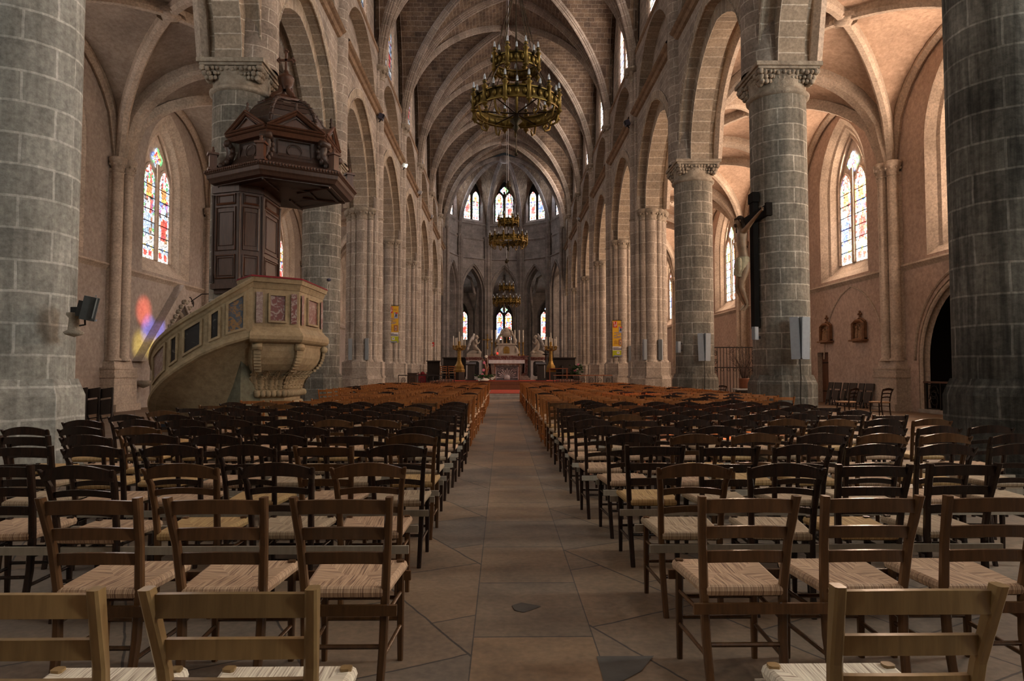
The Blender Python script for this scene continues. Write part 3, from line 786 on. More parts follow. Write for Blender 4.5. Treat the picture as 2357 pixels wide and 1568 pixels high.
# --- tub
TB=[(-5.67,14.9),(-4.80,15.55),(-4.76,17.55),(-5.65,18.35),(-6.3,17.4),(-6.3,15.7)]
TC=(-5.85,16.6)
def scl(poly,k,c=TC): return [(c[0]+(x-c[0])*k,c[1]+(y-c[1])*k) for x,y in poly]
t=MB()
for z0,z1,k0,k1 in ((2.02,2.05,1.0,1.045),(2.05,2.1,1.045,1.075),(2.1,2.18,1.075,1.08),(2.18,2.25,1.08,1.06),(2.25,2.3,1.06,1.01),(2.3,2.38,1.01,.96),(2.38,3.22,.95,.95),(3.22,3.3,.96,.98),(3.3,3.36,.98,1.0),(3.36,3.46,1.02,1.04)):
    t.prism(scl(TB,k0),z0,z1,poly1=scl(TB,k1))
t.build('tub',M['pulpit'],pu)
rl=MB(); q=scl(TB,1.05); q2=[(x,y,3.48) for x,y in q]
rl.prism(q,3.46,3.50,poly1=scl(TB,1.03)); rl.build('velvet_rail',M['velvet'],pu)
def facepanel(A,B,u0,u1,z0,z1,mt,frame=True,off=.0):
    A,B=Vector((A[0],A[1],0)),Vector((B[0],B[1],0)); d=(B-A); L=d.length; d/=L; n=Vector((d.y,-d.x,0))
    f=MB()
    def Pt(u,z,o): return tuple(A+d*L*u+n*o+Vector((0,0,z)))
    o=.012+off; w=.045
    pn=None
    if frame:
        for (a,b,c,e) in ((u0-w/L,u1+w/L,z0-w,z0),(u0-w/L,u1+w/L,z1,z1+w),(u0-w/L,u0,z0,z1),(u1,u1+w/L,z0,z1)):
            f.face([Pt(a,c,.05),Pt(b,c,.05),Pt(b,e,.05),Pt(a,e,.05)])
            for (p,q) in (((a,c),(b,c)),((b,c),(b,e)),((b,e),(a,e)),((a,e),(a,c))):
                f.face([Pt(p[0],p[1],-.01),Pt(q[0],q[1],-.01),Pt(q[0],q[1],.05),Pt(p[0],p[1],.05)])
        pn=f.build('panel_frame',M['pulpit'],pu)
    g=MB(); g.face([Pt(u0,z0,o),Pt(u1,z0,o),Pt(u1,z1,o),Pt(u0,z1,o)])
    return g.build('marble_panel',mt,pn or pu)
q=scl(TB,.952)
facepanel(q[0],q[1],.06,.20,2.46,3.14,M['pinkm'],False,.02); facepanel(q[0],q[1],.36,.68,2.52,3.08,M['redm']); facepanel(q[0],q[1],.81,.94,2.46,3.14,M['redm'],False,.02)
facepanel(q[1],q[2],.05,.14,2.46,3.14,M['redm'],False,.02); facepanel(q[1],q[2],.30,.70,2.52,3.08,M['redm']); facepanel(q[1],q[2],.86,.95,2.46,3.14,M['redm'],False,.02)
# --- pedestal (gadrooned console)
pd=MB()
rings=[(2.02,.97),(1.95,.95),(1.85,.95),(1.70,.93),(1.55,.88),(1.42,.80),(1.36,.74),(1.30,.70),(1.05,.60),(.98,.60),(.96,.66),(.90,.68),(.82,.66),(.78,.60),(.72,.60),(.70,.64),(.64,.65),(.58,.62),(.56,.56),(.54,.55),(0,.55)]
cen=(-6.0,16.55)
for (z1,k1),(z0,k0) in zip(rings,rings[1:]): pd.prism(scl(TB,k0,cen),z0,z1,poly1=scl(TB,k1,cen),caps=False)
pd.build('pedestal',M['pulpit'],pu)
lf=MB()
def kz(z):
    zs=[(.96,.60),(1.05,.61),(1.15,.635),(1.30,.70),(1.36,.74),(1.44,.80)]
    for (a_,ka),(b_,kb) in zip(zs,zs[1:]):
        if z<=b_: return ka+(kb-ka)*(z-a_)/(b_-a_)
    return .80
for (i,j,cnt) in ((0,1,3),(1,2,5),(2,3,3)):
    for row,zb0,zt0_ in ((0,.97,1.30),(1,.99,1.42)):
        for c in range(cnt+row):
            u=(c+(.5 if row==0 else 0))/cnt; P=[]
            for q in range(13):
                t=q/12; z=zb0+(zt0_-zb0)*min(t,.86)/.86-(.05*(t-.86)/.14 if t>.86 else 0); k=kz(min(z,1.43))
                pl=scl(TB,k,cen); A,B=Vector((*pl[i],z)),Vector((*pl[j],z)); p=A.lerp(B,u); d=(B-A).normalized(); n=Vector((d.y,-d.x,0))
                out=.015+.10*max(0,t-.55)**1.3*2.2+(.0 if row else .02)
                w=(.125*math.sin(PI*min(1,.22+t*.82))+.01)*(1+.28*math.sin(t*30))*(1.15 if row==0 else .9)
                P.append([p+d*w*s_+n*(out+.05*(1-abs(s_))**.6-(.02 if abs(s_)==.5 else 0)) for s_ in (-1,-.75,-.5,-.2,0,.2,.5,.75,1)])
            lf.grid(P,None,False)
    for c in range(cnt*2):
        pl=scl(TB,.67,cen); A,B=Vector((*pl[i],.88)),Vector((*pl[j],.88)); lf.sphere(A.lerp(B,(c+.5)/(cnt*2)),.06,7,5,sc_=(1.2,1.2,1.4))
lf.build('acanthus_leaves',M['pulpit'],pu)
for i,u in ((0,.12),(1,.0),(1,.98)):
    cb=MB(); pl=scl(TB,.95,cen); A=Vector((*pl[i],0)).lerp(Vector((*pl[i+1],0)),u); nn=(A-Vector((*cen,0))).normalized(); side=Vector((-nn.y,nn.x,0))
    rot=Matrix((side,nn,Vector((0,0,1)))).transposed()
    cb.lathe([(.0,-.1),(.085,-.1),(.085,.1),(0,.1)],12,tuple(A+nn*.04+Vector((0,0,1.93))),ax=Matrix((nn,Vector((0,0,1)),side)).transposed())
    for z in range(8): 
        kk=[.95,.95,.94,.93,.91,.885,.85,.80][z]; p2=Vector((*cen,0))+(A-Vector((*cen,0)))*kk/.95
        cb.box(tuple(p2+nn*.035+Vector((0,0,1.86-z*.065))),(.15,.07,.06),rot=rot)
    cb.build('scroll_bracket',M['pulpit'],pu)
fp=scl(TB,.552,cen)
f=MB(); A,B=Vector((*fp[0],0)),Vector((*fp[1],0)); d=(B-A); n=Vector((d.y,-d.x,0)).normalized()*.012
for a,b,c,e in ((.12,.88,.1,.115),(.12,.88,.46,.475),(.12,.135,.1,.475),(.865,.88,.1,.475)):
    f.face([tuple(A+d*x+n+Vector((0,0,z))) for x,z in ((a,c),(b,c),(b,e),(a,e))])
f.build('panel_line',plain('dark_line',(.1,.08,.05),.8),pu)
# --- stair parapet (helix)
RS=1.90
def zt(phi): 
    t=[(180,1.25),(215,1.82),(232,2.12),(250,2.42),(270,2.78),(285,3.12),(299.5,3.46)]
    for (a,za),(b,zb_) in zip(t,t[1:]):
        if phi<=b: return za+(zb_-za)*(phi-a)/(b-a)
    return t[-1][1]
def zb(phi):
    t=[(180,.05),(215,.68),(232,.98),(250,1.32),(270,1.70),(285,1.93),(299.5,2.10)]
    for (a,za),(b,zb_) in zip(t,t[1:]):
        if phi<=b: return za+(zb_-za)*(phi-a)/(b-a)
    return t[-1][1]
ph=[180+119.5*i/40 for i in range(41)]
st=MB()
prof=[(-.10,0),(.0,0),(.06,.02),(.08,.07),(.06,.13),(.02,.16),(.02,.2)]
st.grid([[pp(a,RS+dx,zb(a)+dz) for dx,dz in prof]+[pp(a,RS+.0,zt(a)-.22),pp(a,RS+.02,zt(a)-.18),pp(a,RS+.03,zt(a)-.12),pp(a,RS+.07,zt(a)-.1),pp(a,RS+.08,zt(a)-.03),pp(a,RS+.04,zt(a)),pp(a,RS-.12,zt(a)),pp(a,RS-.12,zb(a))] for a in ph],None,False)
st.face([pp(180,RS+.06,0),pp(180,RS-.12,0),pp(180,RS-.12,zt(180)),pp(180,RS+.06,zt(180))])
st.build('stair_parapet',M['pulpit'],pu)
so=MB()
so.grid([[pp(a,RS-.02-(1.05)*k/8,max(0,(zb(a)+.02)*(1-(k/8)**1.6) if k<8 else 0)) for k in range(9)] for a in ph],None,True)
so.build('stair_soffit',M['pulpit'],pu)
core=MB(); core.prism([(-6.0,15.2),(-5.72,15.6),(-5.75,16.4),(-6.3,16.4),(-6.5,15.6)],0,1.9); core.build('stair_core',plaster('greenish_stone',(.22,.22,.16),(.12,.12,.09),1.5),pu)  # core stone is darker and greener than the pulpit stone
stp=MB()
for i in range(12):
    a0,a1=180+i*9.7,180+(i+1)*9.7; z=zb(a0)+.22
    stp.grid([[pp(a,r,z) for a in (a0,a1)] for r in (.7,RS-.12)]); stp.face([pp(a0,.7,z-.2),pp(a0,RS-.12,z-.2),pp(a0,RS-.12,z),pp(a0,.7,z)])
stp.build('step',M['pulpit'],pu)
def helixpanel(p0,p1,mt):
    f=MB(); n=6
    A=[p0+(p1-p0)*i/n for i in range(n+1)]
    lo=lambda a,k:zb(a)+.30-k*.05; hi=lambda a,k:zt(a)-.30+k*.05
    e=.9
    A2=[p0-e*1.6+(p1-p0+3.2*e)*i/n for i in range(n+1)]
    for (la,lb) in ((lambda i:lo(A[i],0),lambda i:lo(A2[i],1)),(lambda i:hi(A[i],0),lambda i:hi(A2[i],1))):
        f.grid([[pp(A[i],RS+.015,la(i)),pp(A[i],RS+.05,la(i)),pp(A2[i],RS+.05,lb(i)),pp(A2[i],RS-.0,lb(i))] for i in range(n+1)],None,False)
    for i in (0,n):
        f.grid([[pp(A[i],RS+.015,z0),pp(A[i],RS+.05,z0),pp(A2[i],RS+.05,z1),pp(A2[i],RS,z1)] for z0,z1 in ((lo(A[i],0),lo(A2[i],1)),(hi(A[i],0),hi(A2[i],1)))],None,False)
    fr=f.build('panel_frame',M['pulpit'],pu)
    g=MB(); g.grid([[pp(a,RS+.018,lo(a,0)),pp(a,RS+.018,hi(a,0))] for a in A]); g.build('marble_panel',mt,fr)
helixpanel(285.5,294,M['brec']); helixpanel(275.5,279.5,M['blackm']); helixpanel(258,268.5,M['blackm']); helixpanel(247,251.5,M['blackm']); helixpanel(225,240,M['pinkm'])
dr=MB(); dr.box(pp(186,1.5,1.0),(.9,.05,2.0)); dr.build('stair_gate',plain('blue_black_paint',(.02,.025,.035),.5),pu)
# --- sounding board with back panel
cb=empty('pulpit_canopy',(0,0,0),0,'dark carved wooden pulpit canopy with dome and back panel on the round pillar','pulpit canopy')
HC=(-5.55,16.6)
def hexa(r,rot=-90): return [(HC[0]+r*math.cos(math.radians(rot+60*i)),HC[1]+r*math.sin(math.radians(rot+60*i))) for i in range(6)]
def hloft(mb,prof,m=0,caps=False):
    for (r0,z0),(r1,z1) in zip(prof,prof[1:]): mb.prism(hexa(r0),z0,z1,poly1=hexa(r1),caps=False,m=m)
b=MB(); hloft(b,[(1.50,5.72),(1.66,5.74),(1.70,5.80),(1.74,5.84),(1.76,5.92),(1.80,5.95),(1.80,6.02),(1.70,6.06),(1.55,6.08)]); b.prism(hexa(1.55),6.0,6.08)
b.build('cornice',M['oak'],cb)
# bead course
bd=MB()
hx=hexa(1.80)
for i in range(6):
    A,B=Vector((*hx[i],5.985)),Vector((*hx[(i+1)%6],5.985))
    for k in range(26): bd.sphere(A.lerp(B,(k+.5)/26),.036,6,4)
bd.build('bead_moulding',M['oak2'],cb)
u=MB(); u.prism(hexa(1.52),5.70,5.74)
for i in range(6):
    hh=hexa(1.5); A,B=Vector((*hh[i],5.70)),Vector((*hh[(i+1)%6],5.70)); c0=Vector((*HC,5.70))
    for k0,k1 in ((.92,.86),(.55,.50)):
        u.face([tuple(c0.lerp(p,k)+Vector((0,0,-.03))) for p,k in ((A,k0),(B,k0),(B,k1),(A,k1))])
    u.tube([c0.lerp(A,.3)+Vector((0,0,-.01)),c0.lerp(A,1)+Vector((0,0,-.01))],.03,5)
u.build('soffit',M['oak'],cb)
s_=MB(); hloft(s_,[(1.55,6.06),(1.38,6.14),(1.25,6.26),(1.16,6.42),(1.12,6.60),(1.12,6.78)]); s_.build('coved_body',M['oak'],cb)
for i in range(6):
    A=hexa(1.12)[i];B=hexa(1.12)[(i+1)%6]; mid=Vector(((A[0]+B[0])/2,(A[1]+B[1])/2,6.50)); n=(mid-Vector((*HC,6.50))); n.z=0; n.normalize(); d=Vector((-n.y,n.x,0))
    mm=MB(); cpt=[tuple(mid+n*.05+d*.17*math.cos(q)+Vector((0,0,.15*math.sin(q)))) for q in [2*PI*j/20 for j in range(20)]]
    mm.tube(cpt,.013,5,closed=True)
    for s0 in (-1,1):
        mm.tube([mid+n*.05+d*s0*.38+Vector((0,0,-.17)),mid+n*.05+d*s0*.38+Vector((0,0,.22))],.013,5)
    mm.tube([mid+n*.05-d*.38+Vector((0,0,.22)),mid+n*.05+d*.38+Vector((0,0,.22))],.013,5); mm.tube([mid+n*.07-d*.38+Vector((0,0,-.17)),mid+n*.07+d*.38+Vector((0,0,-.17))],.013,5)
    mm.build('panel_moulding',M['oak'],cb)
    # corner volute with leaf
    v=MB(); V=Vector((A[0],A[1],0)); o=(V-Vector((*HC,0))).normalized(); sd=Vector((-o.y,o.x,0))
    path=[V+o*.42+Vector((0,0,6.12)),V+o*.26+Vector((0,0,6.22)),V+o*.14+Vector((0,0,6.36)),V+o*.10+Vector((0,0,6.5)),V+o*.12+Vector((0,0,6.62)),V+o*.17+Vector((0,0,6.70))]
    v.tube(path,[.05,.08,.1,.11,.12,.10],8)
    v.lathe([(0,-.14),(.085,-.13),(.085,.13),(0,.14)],10,tuple(V+o*.2+Vector((0,0,6.72))),ax=Matrix((o,Vector((0,0,1)),sd)).transposed())
    for q in range(6):
        p=path[min(q,4)].lerp(path[min(q+1,5)],.4)
        for sg in (-1,1): v.sphere(p+sd*sg*.11,.055,6,4,sc_=(1,1,1.4))
    v.build('volute',M['oak'],cb)
    # pedestal and finial on the rim corner
    R_=Vector((*hexa(1.62)[i],0))
    pe=MB(); rot=Matrix((o,sd,Vector((0,0,1)))).transposed()
    pe.box(tuple(R_+Vector((0,0,6.24))),(.16,.16,.36),rot=rot); pe.box(tuple(R_+Vector((0,0,6.44))),(.24,.24,.05),rot=rot); pe.box(tuple(R_+Vector((0,0,6.08))),(.22,.22,.06),rot=rot)
    pe.lathe([(.05,0),(.03,.03),(.045,.07),(.02,.11),(.03,.14),(0,.17)],8,tuple(R_+Vector((0,0,6.46)))); pe.build('corner_post',M['oak2'],cb)
    # pediment over each face
    A=Vector((*hexa(1.30)[i],6.92));B=Vector((*hexa(1.30)[(i+1)%6],6.92)); d=(B-A); top=(A+B)/2+Vector((0,0,.42))
    inn=Vector((HC[0],HC[1],6.92)); pf=MB()
    back=[p.lerp(Vector((HC[0],HC[1],p.z)),.45) for p in (A,top,B)]
    rp=[(-.06,-.04),(-.06,.05),(.04,.07),(.07,.02),(.07,-.04)]
    nrm=n
    for P0,P1 in ((A,top),(top,B),(A,B)):
        pf.tube([P0+nrm*.03,P1+nrm*.03],.05,6); pf.tube([P0+nrm*.07+Vector((0,0,.05)),P1+nrm*.07+Vector((0,0,.05))],.03,5)
    pf.face([A,B,top]); pf.face([A,top,back[1],back[0]]); pf.face([top,B,back[2],back[1]])
    pt_=pf.build('pediment',M['oak2'],cb)
    ti=MB(); c_=(A+B+top)/3
    ti.tube([p.lerp(c_,.35)+nrm*.03 for p in (A,B,top)],.02,5,closed=True); ti.build('inner_triangle',M['oak'],pt_)
    fi=MB()
    fi.lathe([(.05,-.02),(.025,.03),(.05,.08),(.02,.12),(.035,.16),(.035,.19),(0,.23)],8,tuple(top+Vector((0,0,.05)))); fi.build('finial',M['oak'],pt_)
ar_=MB(); hloft(ar_,[(1.12,6.76),(1.26,6.78),(1.30,6.84),(1.34,6.9),(1.34,6.95),(1.0,6.98)]); ar_.build('upper_cornice',M['oak2'],cb)
dm=MB(); pr=[(1.06,6.95)]+[(.36+.70*math.cos(a),6.98+.95*math.sin(a)) for a in [PI/2*i/8 for i in range(9)]]
for (r0,z0),(r1,z1) in zip(pr,pr[1:]):
    dm.prism(hexa(r0),z0,z1-.02,poly1=hexa(r1+.02),caps=False); 
dm.build('dome',M['oak'],cb)
for i in range(6):
    rb=MB(); rb.tube([(*hexa(r)[i],z) for r,z in pr],.045,6)
    for r,z in pr: rb.sphere((*hexa(r+.02)[i],z),.055,6,4)
    rb.build('dome_rib',M['oak'],cb)
fn=MB(); fn.lathe([(.5,7.92),(.5,7.98),(.42,8.0),(.36,8.08),(.30,8.1)],6,(HC[0],HC[1],0),a0=-PI/2,a1=1.5*PI)
for i in range(4):
    a=PI/4+i*PI/2; o=Vector((math.cos(a),math.sin(a),0)); c0=Vector((*HC,0))
    fn.tube([c0+o*.36+Vector((0,0,8.0)),c0+o*.30+Vector((0,0,8.1)),c0+o*.16+Vector((0,0,8.2)),c0+o*.13+Vector((0,0,8.3)),c0+o*.15+Vector((0,0,8.38))],[.07,.08,.07,.06,.05],7)
fn.lathe([(.1,8.3),(.1,8.36),(.17,8.44),(.19,8.54),(.2,8.56),(.2,8.6),(.16,8.66),(.07,8.72),(.05,8.8)],14,(HC[0],HC[1],0))
fo=fn.build('urn_finial',M['oak2'],cb)
cr=MB(); cr.box((HC[0],HC[1],9.02),(.05,.05,.5)); cr.box((HC[0],HC[1],9.06),(.34,.05,.05)); 
for x,z in ((-.17,9.06),(.17,9.06),(0,9.28)):
    for dx,dz in ((0,.04),(.04,0),(-.04,0),(0,-.04)): cr.sphere((HC[0]+x+dx,HC[1],z+dz),.032,6,4)
cr.build('cross',M['oak2'],fo)
BP=[(-6.98,15.94),(-6.29,15.70),(-5.86,16.03),(-5.86,17.2),(-6.27,17.55),(-6.98,17.33)]
bp_=MB(); bp_.prism(BP,3.42,5.75); bp_.prism(scl(BP,1.06,(-6.4,16.6)),3.30,3.42); bp_.prism(scl(BP,.95,(-6.4,16.6)),3.2,3.30); bp_.prism(scl(BP,1.05,(-6.4,16.6)),5.55,5.72)
bpo=bp_.build('back_panel',M['oak'],cb)
for i in range(3):
    A,B=Vector((*BP[i],0)),Vector((*BP[i+1],0)); d=B-A; L=d.length; d/=L; n=Vector((d.y,-d.x,0))
    for z0,z1 in ((3.55,4.08),(4.2,5.2),(5.28,5.5)):
        f=MB(); a,b_=.1,L-.1
        if b_-a<.1: continue
        pts=[tuple(A+d*x+n*.012+Vector((0,0,z))) for x,z in ((a,z0),(b_,z0),(b_,z1),(a,z1))]
        f.tube(pts,.022,5,closed=True,sm=False)
        f.tube([tuple(Vector(p).lerp(A+d*L/2+n*.012+Vector((0,0,(z0+z1)/2)),.22)) for p in pts],.012,4,closed=True,sm=False)
        f.build('panel_moulding',M['oak2'],bpo)
    for e in (A,B):
        f=MB(); f.lathe([(.05,3.44),(.05,3.6),(.03,3.65),(.03,5.4),(.05,5.5)],8,tuple(e+n*.01)); f.build('corner_bead',M['oak'],bpo)
# ---------------------------------------------------------------- figures
def skin(name,joints,edges,mat_,parent,sub=2):
    """joints: name->(x,y,z,r[,ry]); continuous skinned figure, root first"""
    me=bpy.data.meshes.new(name); ks=list(joints); idx={k:i for i,k in enumerate(ks)}
    me.from_pydata([joints[k][:3] for k in ks],[(idx[a],idx[b]) for a,b in edges],[])
    o=bpy.data.objects.new(name,me); COL.objects.link(o)
    md=o.modifiers.new('Skin','SKIN'); md.use_smooth_shade=True
    sv=me.skin_vertices[0].data
    for k in ks:
        j=joints[k]; sv[idx[k]].radius=(j[3],j[4] if len(j)>4 else j[3]); sv[idx[k]].use_root=False
    sv[0].use_root=True
    md2=o.modifiers.new('Subsurf','SUBSURF'); md2.levels=sub; md2.render_levels=sub
    me.materials.append(mat_); 
    if parent is not None: o.parent=parent
    return o
M['flesh']=plain('carved_flesh_paint',(.30,.20,.125),.45,var=.3,scale=6)
M['cloth']=plain('carved_cloth_paint',(.36,.31,.2),.6,var=.2)
M['crossw']=wood('black_wood',(.016,.012,.010),(.008,.007,.006),.85,spec=.1)
M['hair']=plain('carved_hair',(.035,.022,.015),.6)
# crucifix: local x along wall (nave depth), local -y faces the nave; placed rotated so that -y -> -x
cx_=empty('crucifix',(5.86,16.45,0),-PI/2,'large dark wooden crucifix with pale carved figure fixed to the round pillar','crucifix')
k=MB(); k.box((0,.07,4.08),(.24,.12,3.3)); k.box((0,.07,5.62),(.32,.16,.24)); k.box((0,.05,5.12),(2.0,.10,.24)); k.box((-.98,.05,5.12),(.10,.14,.30)); k.box((.98,.05,5.12),(.10,.14,.30)); k.build('cross',M['crossw'],cx_)
J={'pel':(0,-.16,4.02,.135,.10),'waist':(.0,-.19,4.2,.12,.095),'rib':(.01,-.24,4.4,.15,.115),'chest':(.0,-.24,4.62,.17,.12),'neck0':(.0,-.22,4.80,.085,.075),'neck':(.02,-.26,4.9,.055,.055),'jaw':(.05,-.33,4.95,.07,.075),'skull':(.05,-.32,5.05,.085,.095),'crown':(.045,-.30,5.13,.06,.065),
 'sL':(.20,-.21,4.80,.07),'eL':(.52,-.13,4.98,.045),'wL':(.80,-.06,5.12,.03),'hL':(.90,-.05,5.13,.035,.02),
 'sR':(-.20,-.21,4.80,.07),'eR':(-.52,-.13,4.98,.045),'wR':(-.80,-.06,5.12,.03),'hR':(-.90,-.05,5.13,.035,.02),
 'hipL':(.10,-.17,3.90,.11),'thL':(.11,-.24,3.68,.088),'kL':(.09,-.30,3.45,.062),'cL':(.07,-.22,3.25,.062),'aL':(.035,-.13,3.0,.035),'fL':(.03,-.17,2.93,.035),'tL':(.03,-.24,2.85,.025,.018),
 'hipR':(-.10,-.17,3.90,.11),'thR':(-.10,-.27,3.68,.088),'kR':(-.06,-.35,3.45,.062),'cR':(-.04,-.27,3.25,.062),'aR':(-.02,-.18,3.0,.035),'fR':(-.02,-.24,2.94,.035),'tR':(-.01,-.31,2.86,.025,.018)}
E=[('pel','waist'),('waist','rib'),('rib','chest'),('chest','neck0'),('neck0','neck'),('neck','jaw'),('jaw','skull'),('skull','crown'),('neck0','sL'),('sL','eL'),('eL','wL'),('wL','hL'),('neck0','sR'),('sR','eR'),('eR','wR'),('wR','hR'),
 ('pel','hipL'),('hipL','thL'),('thL','kL'),('kL','cL'),('cL','aL'),('aL','fL'),('fL','tL'),('pel','hipR'),('hipR','thR'),('thR','kR'),('kR','cR'),('cR','aR'),('aR','fR'),('fR','tR')]
nJ=0
for sg,w in ((1,'L'),(-1,'R')):     # fingers and thumb
    for i,(dz,L) in enumerate(((.028,.07),(.010,.085),(-.010,.08),(-.028,.065))):
        J['f%s%d'%(w,i)]=(sg*(.94),-.055,5.13+dz,.009); J['g%s%d'%(w,i)]=(sg*(.945+L*.55),-.075,5.13+dz*1.2,.008); J['h%s%d'%(w,i)]=(sg*(.945+L*.75),-.105,5.12+dz*1.2,.007)
        E+= [('h'+w,'f%s%d'%(w,i)),('f%s%d'%(w,i),'g%s%d'%(w,i)),('g%s%d'%(w,i),'h%s%d'%(w,i))]
    J['t%s0'%w]=(sg*.89,-.075,5.17,.010); J['t%s1'%w]=(sg*.92,-.10,5.195,.008); E+=[('h'+w,'t%s0'%w),('t%s0'%w,'t%s1'%w)]
fig=skin('figure',J,E,M['flesh'],cx_)
fa=MB(); hc=Vector((.05,-.325,5.035))
fa.lathe([(.0,-.03),(.016,-.025),(.012,.0),(.006,.03),(0,.04)],6,(.052,-.425,5.03)); 
for sg in (-1,1): fa.sphere((.05+sg*.035,-.40,5.06),.014,6,4); fa.sphere((.05+sg*.088,-.315,5.04),.022,6,4,sc_=(.4,1,1.5))
fa.box((.052,-.412,4.985),(.04,.01,.008)); fa.build('face',M['flesh'],fig)
hr=MB(); hr.sphere((.048,-.285,5.075),.108,12,8,sc_=(1,.95,1.0))
for i in range(7):
    a=PI*i/6; hr.tube([(.048+.10*math.cos(a),-.27+.05*math.sin(a),5.06),(.05+.11*math.cos(a),-.255+.06*math.sin(a),4.96),(.06+.10*math.cos(a),-.25+.05*math.sin(a),4.84)],[.03,.032,.018],6)
hr.tube([(.05+.085*math.cos(q),-.31+.10*math.sin(q),5.09) for q in [2*PI*i/16 for i in range(16)]],.018,6,closed=True)
hr.tube([(.05,-.40,4.97),(.05,-.40,4.92),(.05,-.38,4.88)],[.035,.035,.012],6); hr.build('hair',M['hair'],fig)
lc=MB(); P=[]
for i in range(9):
    z=4.16-i*.055; row=[]
    for j in range(25):
        a=2*PI*j/24; w=.155+.02*math.sin(i*.6)+.010*math.sin(5*a+i*1.7); row.append((w*1.12*math.cos(a),-.19-.012*i+w*.95*math.sin(a)-.02,z-.05*math.cos(a)*(i/8)))
    P.append(row)
lc.grid(P,None,True); lc.tube([(.1,-.32,4.1),(.16,-.35,4.02),(.17,-.36,3.86),(.13,-.37,3.76)],[.05,.06,.06,.03],7); lc.sphere((.12,-.34,4.08),.06,7,5)
lc.build('loincloth',M['cloth'],fig)
# ---------------------------------------------------------------- chandeliers
M['gilt']=plain('old_gilt',(.15,.095,.022),.45,.75,.5,8)
M['giltd']=plain('dark_gilt',(.04,.028,.014),.5,.7,.4,8)
m,nt,b=newmat('bulb_glass'); b.inputs['Base Color'].default_value=(.75,.78,.8,1); b.inputs['Roughness'].default_value=.12; b.inputs['Transmission Weight'].default_value=.35
nzz=nd(nt,'ShaderNodeTexNoise',{'Scale':3.0}); nt.links.new(ramp(nt,nzz.outputs['Fac'],[(.3,(.35,.36,.37)),(.7,(.6,.62,.64))]),b.inputs['Base Color'])
b.inputs['Emission Color'].default_value=(.8,.85,.9,1); b.inputs['Emission Strength'].default_value=.03
M['bulb']=m
def chandelier(loc,label,chain_top):
    e=empty('chandelier',loc,0,label,'chandelier','ring chandeliers hanging along the nave')
    for R,z,h,nb,nm in ((.66,0,.17,12,'lower_hoop'),(.345,.66,.15,8,'upper_hoop')):
        hp=MB(); hp.lathe([(R,z-h/2),(R,z+h/2),(R-.012,z+h/2),(R-.012,z-h/2),(R,z-h/2)],48)
        for zz in (z-h/2,z+h/2): hp.lathe([(R+.015,zz-.012),(R+.02,zz),(R+.015,zz+.012),(R-.02,zz+.012),(R-.02,zz-.012),(R+.015,zz-.012)],48)
        for i in range(nb*3):    # pierced leaf relief on the band
            a=2*PI*i/(nb*3); hp.sphere((R*1.01*math.cos(a),R*1.01*math.sin(a),z),.04,5,4,sc_=(1,1,1.4))
        ho=hp.build(nm,M['gilt'],e)
        for i in range(nb):
            a=2*PI*(i+.5)/nb; x,y=(R+.02)*math.cos(a),(R+.02)*math.sin(a)
            tb=MB(); tb.lathe([(0,-.20),(.012,-.17),(.022,-.15),(.045,-.13),(.05,-.115),(.036,-.10),(.033,.11),(.05,.125),(.05,.14),(.03,.15),(.02,.18),(.035,.20),(.035,.215),(.0,.22)],9,(x,y,z)); tb.build('candle_tube',M['gilt'],ho)
        for i in range(nb*2):
            a=2*PI*(i+.5)/(nb*2)+(PI/nb/2 if False else 0); a=2*PI*i/(nb*2); tall=i%2==1
            x,y=(R+(.02 if tall else .03))*math.cos(a),(R+(.02 if tall else .03))*math.sin(a); zb_=z+(.22 if tall else .11)
            bl=MB(); bl.lathe([(.006,.0),(.018,.02),(.019,.05),(.014,.085),(0,.115)],7,(x,y,zb_)); bo=bl.build('bulb',M['bulb'],ho)
            cu=MB(); cu.lathe([(.008,-.06),(.03,-.03),(.035,-.015),(.012,0),(.02,.015)],7,(x,y,zb_)); cu.build('candle_cup',M['giltd'],bo)
    # spokes, pendant, chains
    sp=MB()
    for i in range(6):
        a=2*PI*i/6; sp.tube([(.66*math.cos(a),.66*math.sin(a),-.06),(0,0,-.10)],.012,5)
    sp.lathe([(0,-.42),(.02,-.38),(.06,-.33),(.03,-.28),(.10,-.22),(.04,-.14),(.03,-.06)],10)
    sp.tube([(0,0,-.42),(0,0,-.72)],.008,5); sp.sphere((0,0,-.74),.03,7,5); sp.build('spokes_and_pendant',M['giltd'],e)
    for i in range(8):
        a=2*PI*i/8; c=MB(); pts=[(.64*math.cos(a)*(1-t)+.345*math.cos(a)*t,.64*math.sin(a)*(1-t)+.345*math.sin(a)*t,.08+.55*t) for t in [q/10 for q in range(11)]]
        c.tube(pts,[.006 if q%2 else .010 for q in range(11)],5)
        pts=[(.345*math.cos(a)*(1-t)+.03*math.cos(a)*t,.345*math.sin(a)*(1-t)+.03*math.sin(a)*t,.72+1.25*t) for t in [q/10 for q in range(11)]]
        c.tube(pts,[.005 if q%2 else .009 for q in range(11)],5); c.build('chain',M['giltd'],e)
    for i in range(12):    # curled pendants under the rim
        a=2*PI*i/12; o=Vector((math.cos(a),math.sin(a),0)); c=MB()
        c.tube([o*.66+Vector((0,0,-.1)),o*.62+Vector((0,0,-.24)),o*.54+Vector((0,0,-.28)),o*.5+Vector((0,0,-.22)),o*.54+Vector((0,0,-.18))],[.02,.018,.016,.014,.01],6)
        c.build('scroll',M['gilt'],e)
    cr=MB(); cr.lathe([(.03,1.9),(.09,1.95),(.09,2.02),(.05,2.08),(.02,2.15)],12); cr.build('crown',M['giltd'],e)
    cb_=MB(); cb_.tube([(0,0,2.1),(0,0,chain_top-loc[2])],.012,5); cb_.build('cable',plain('steel_cable',(.35,.35,.36),.4,.6),e)
    return e
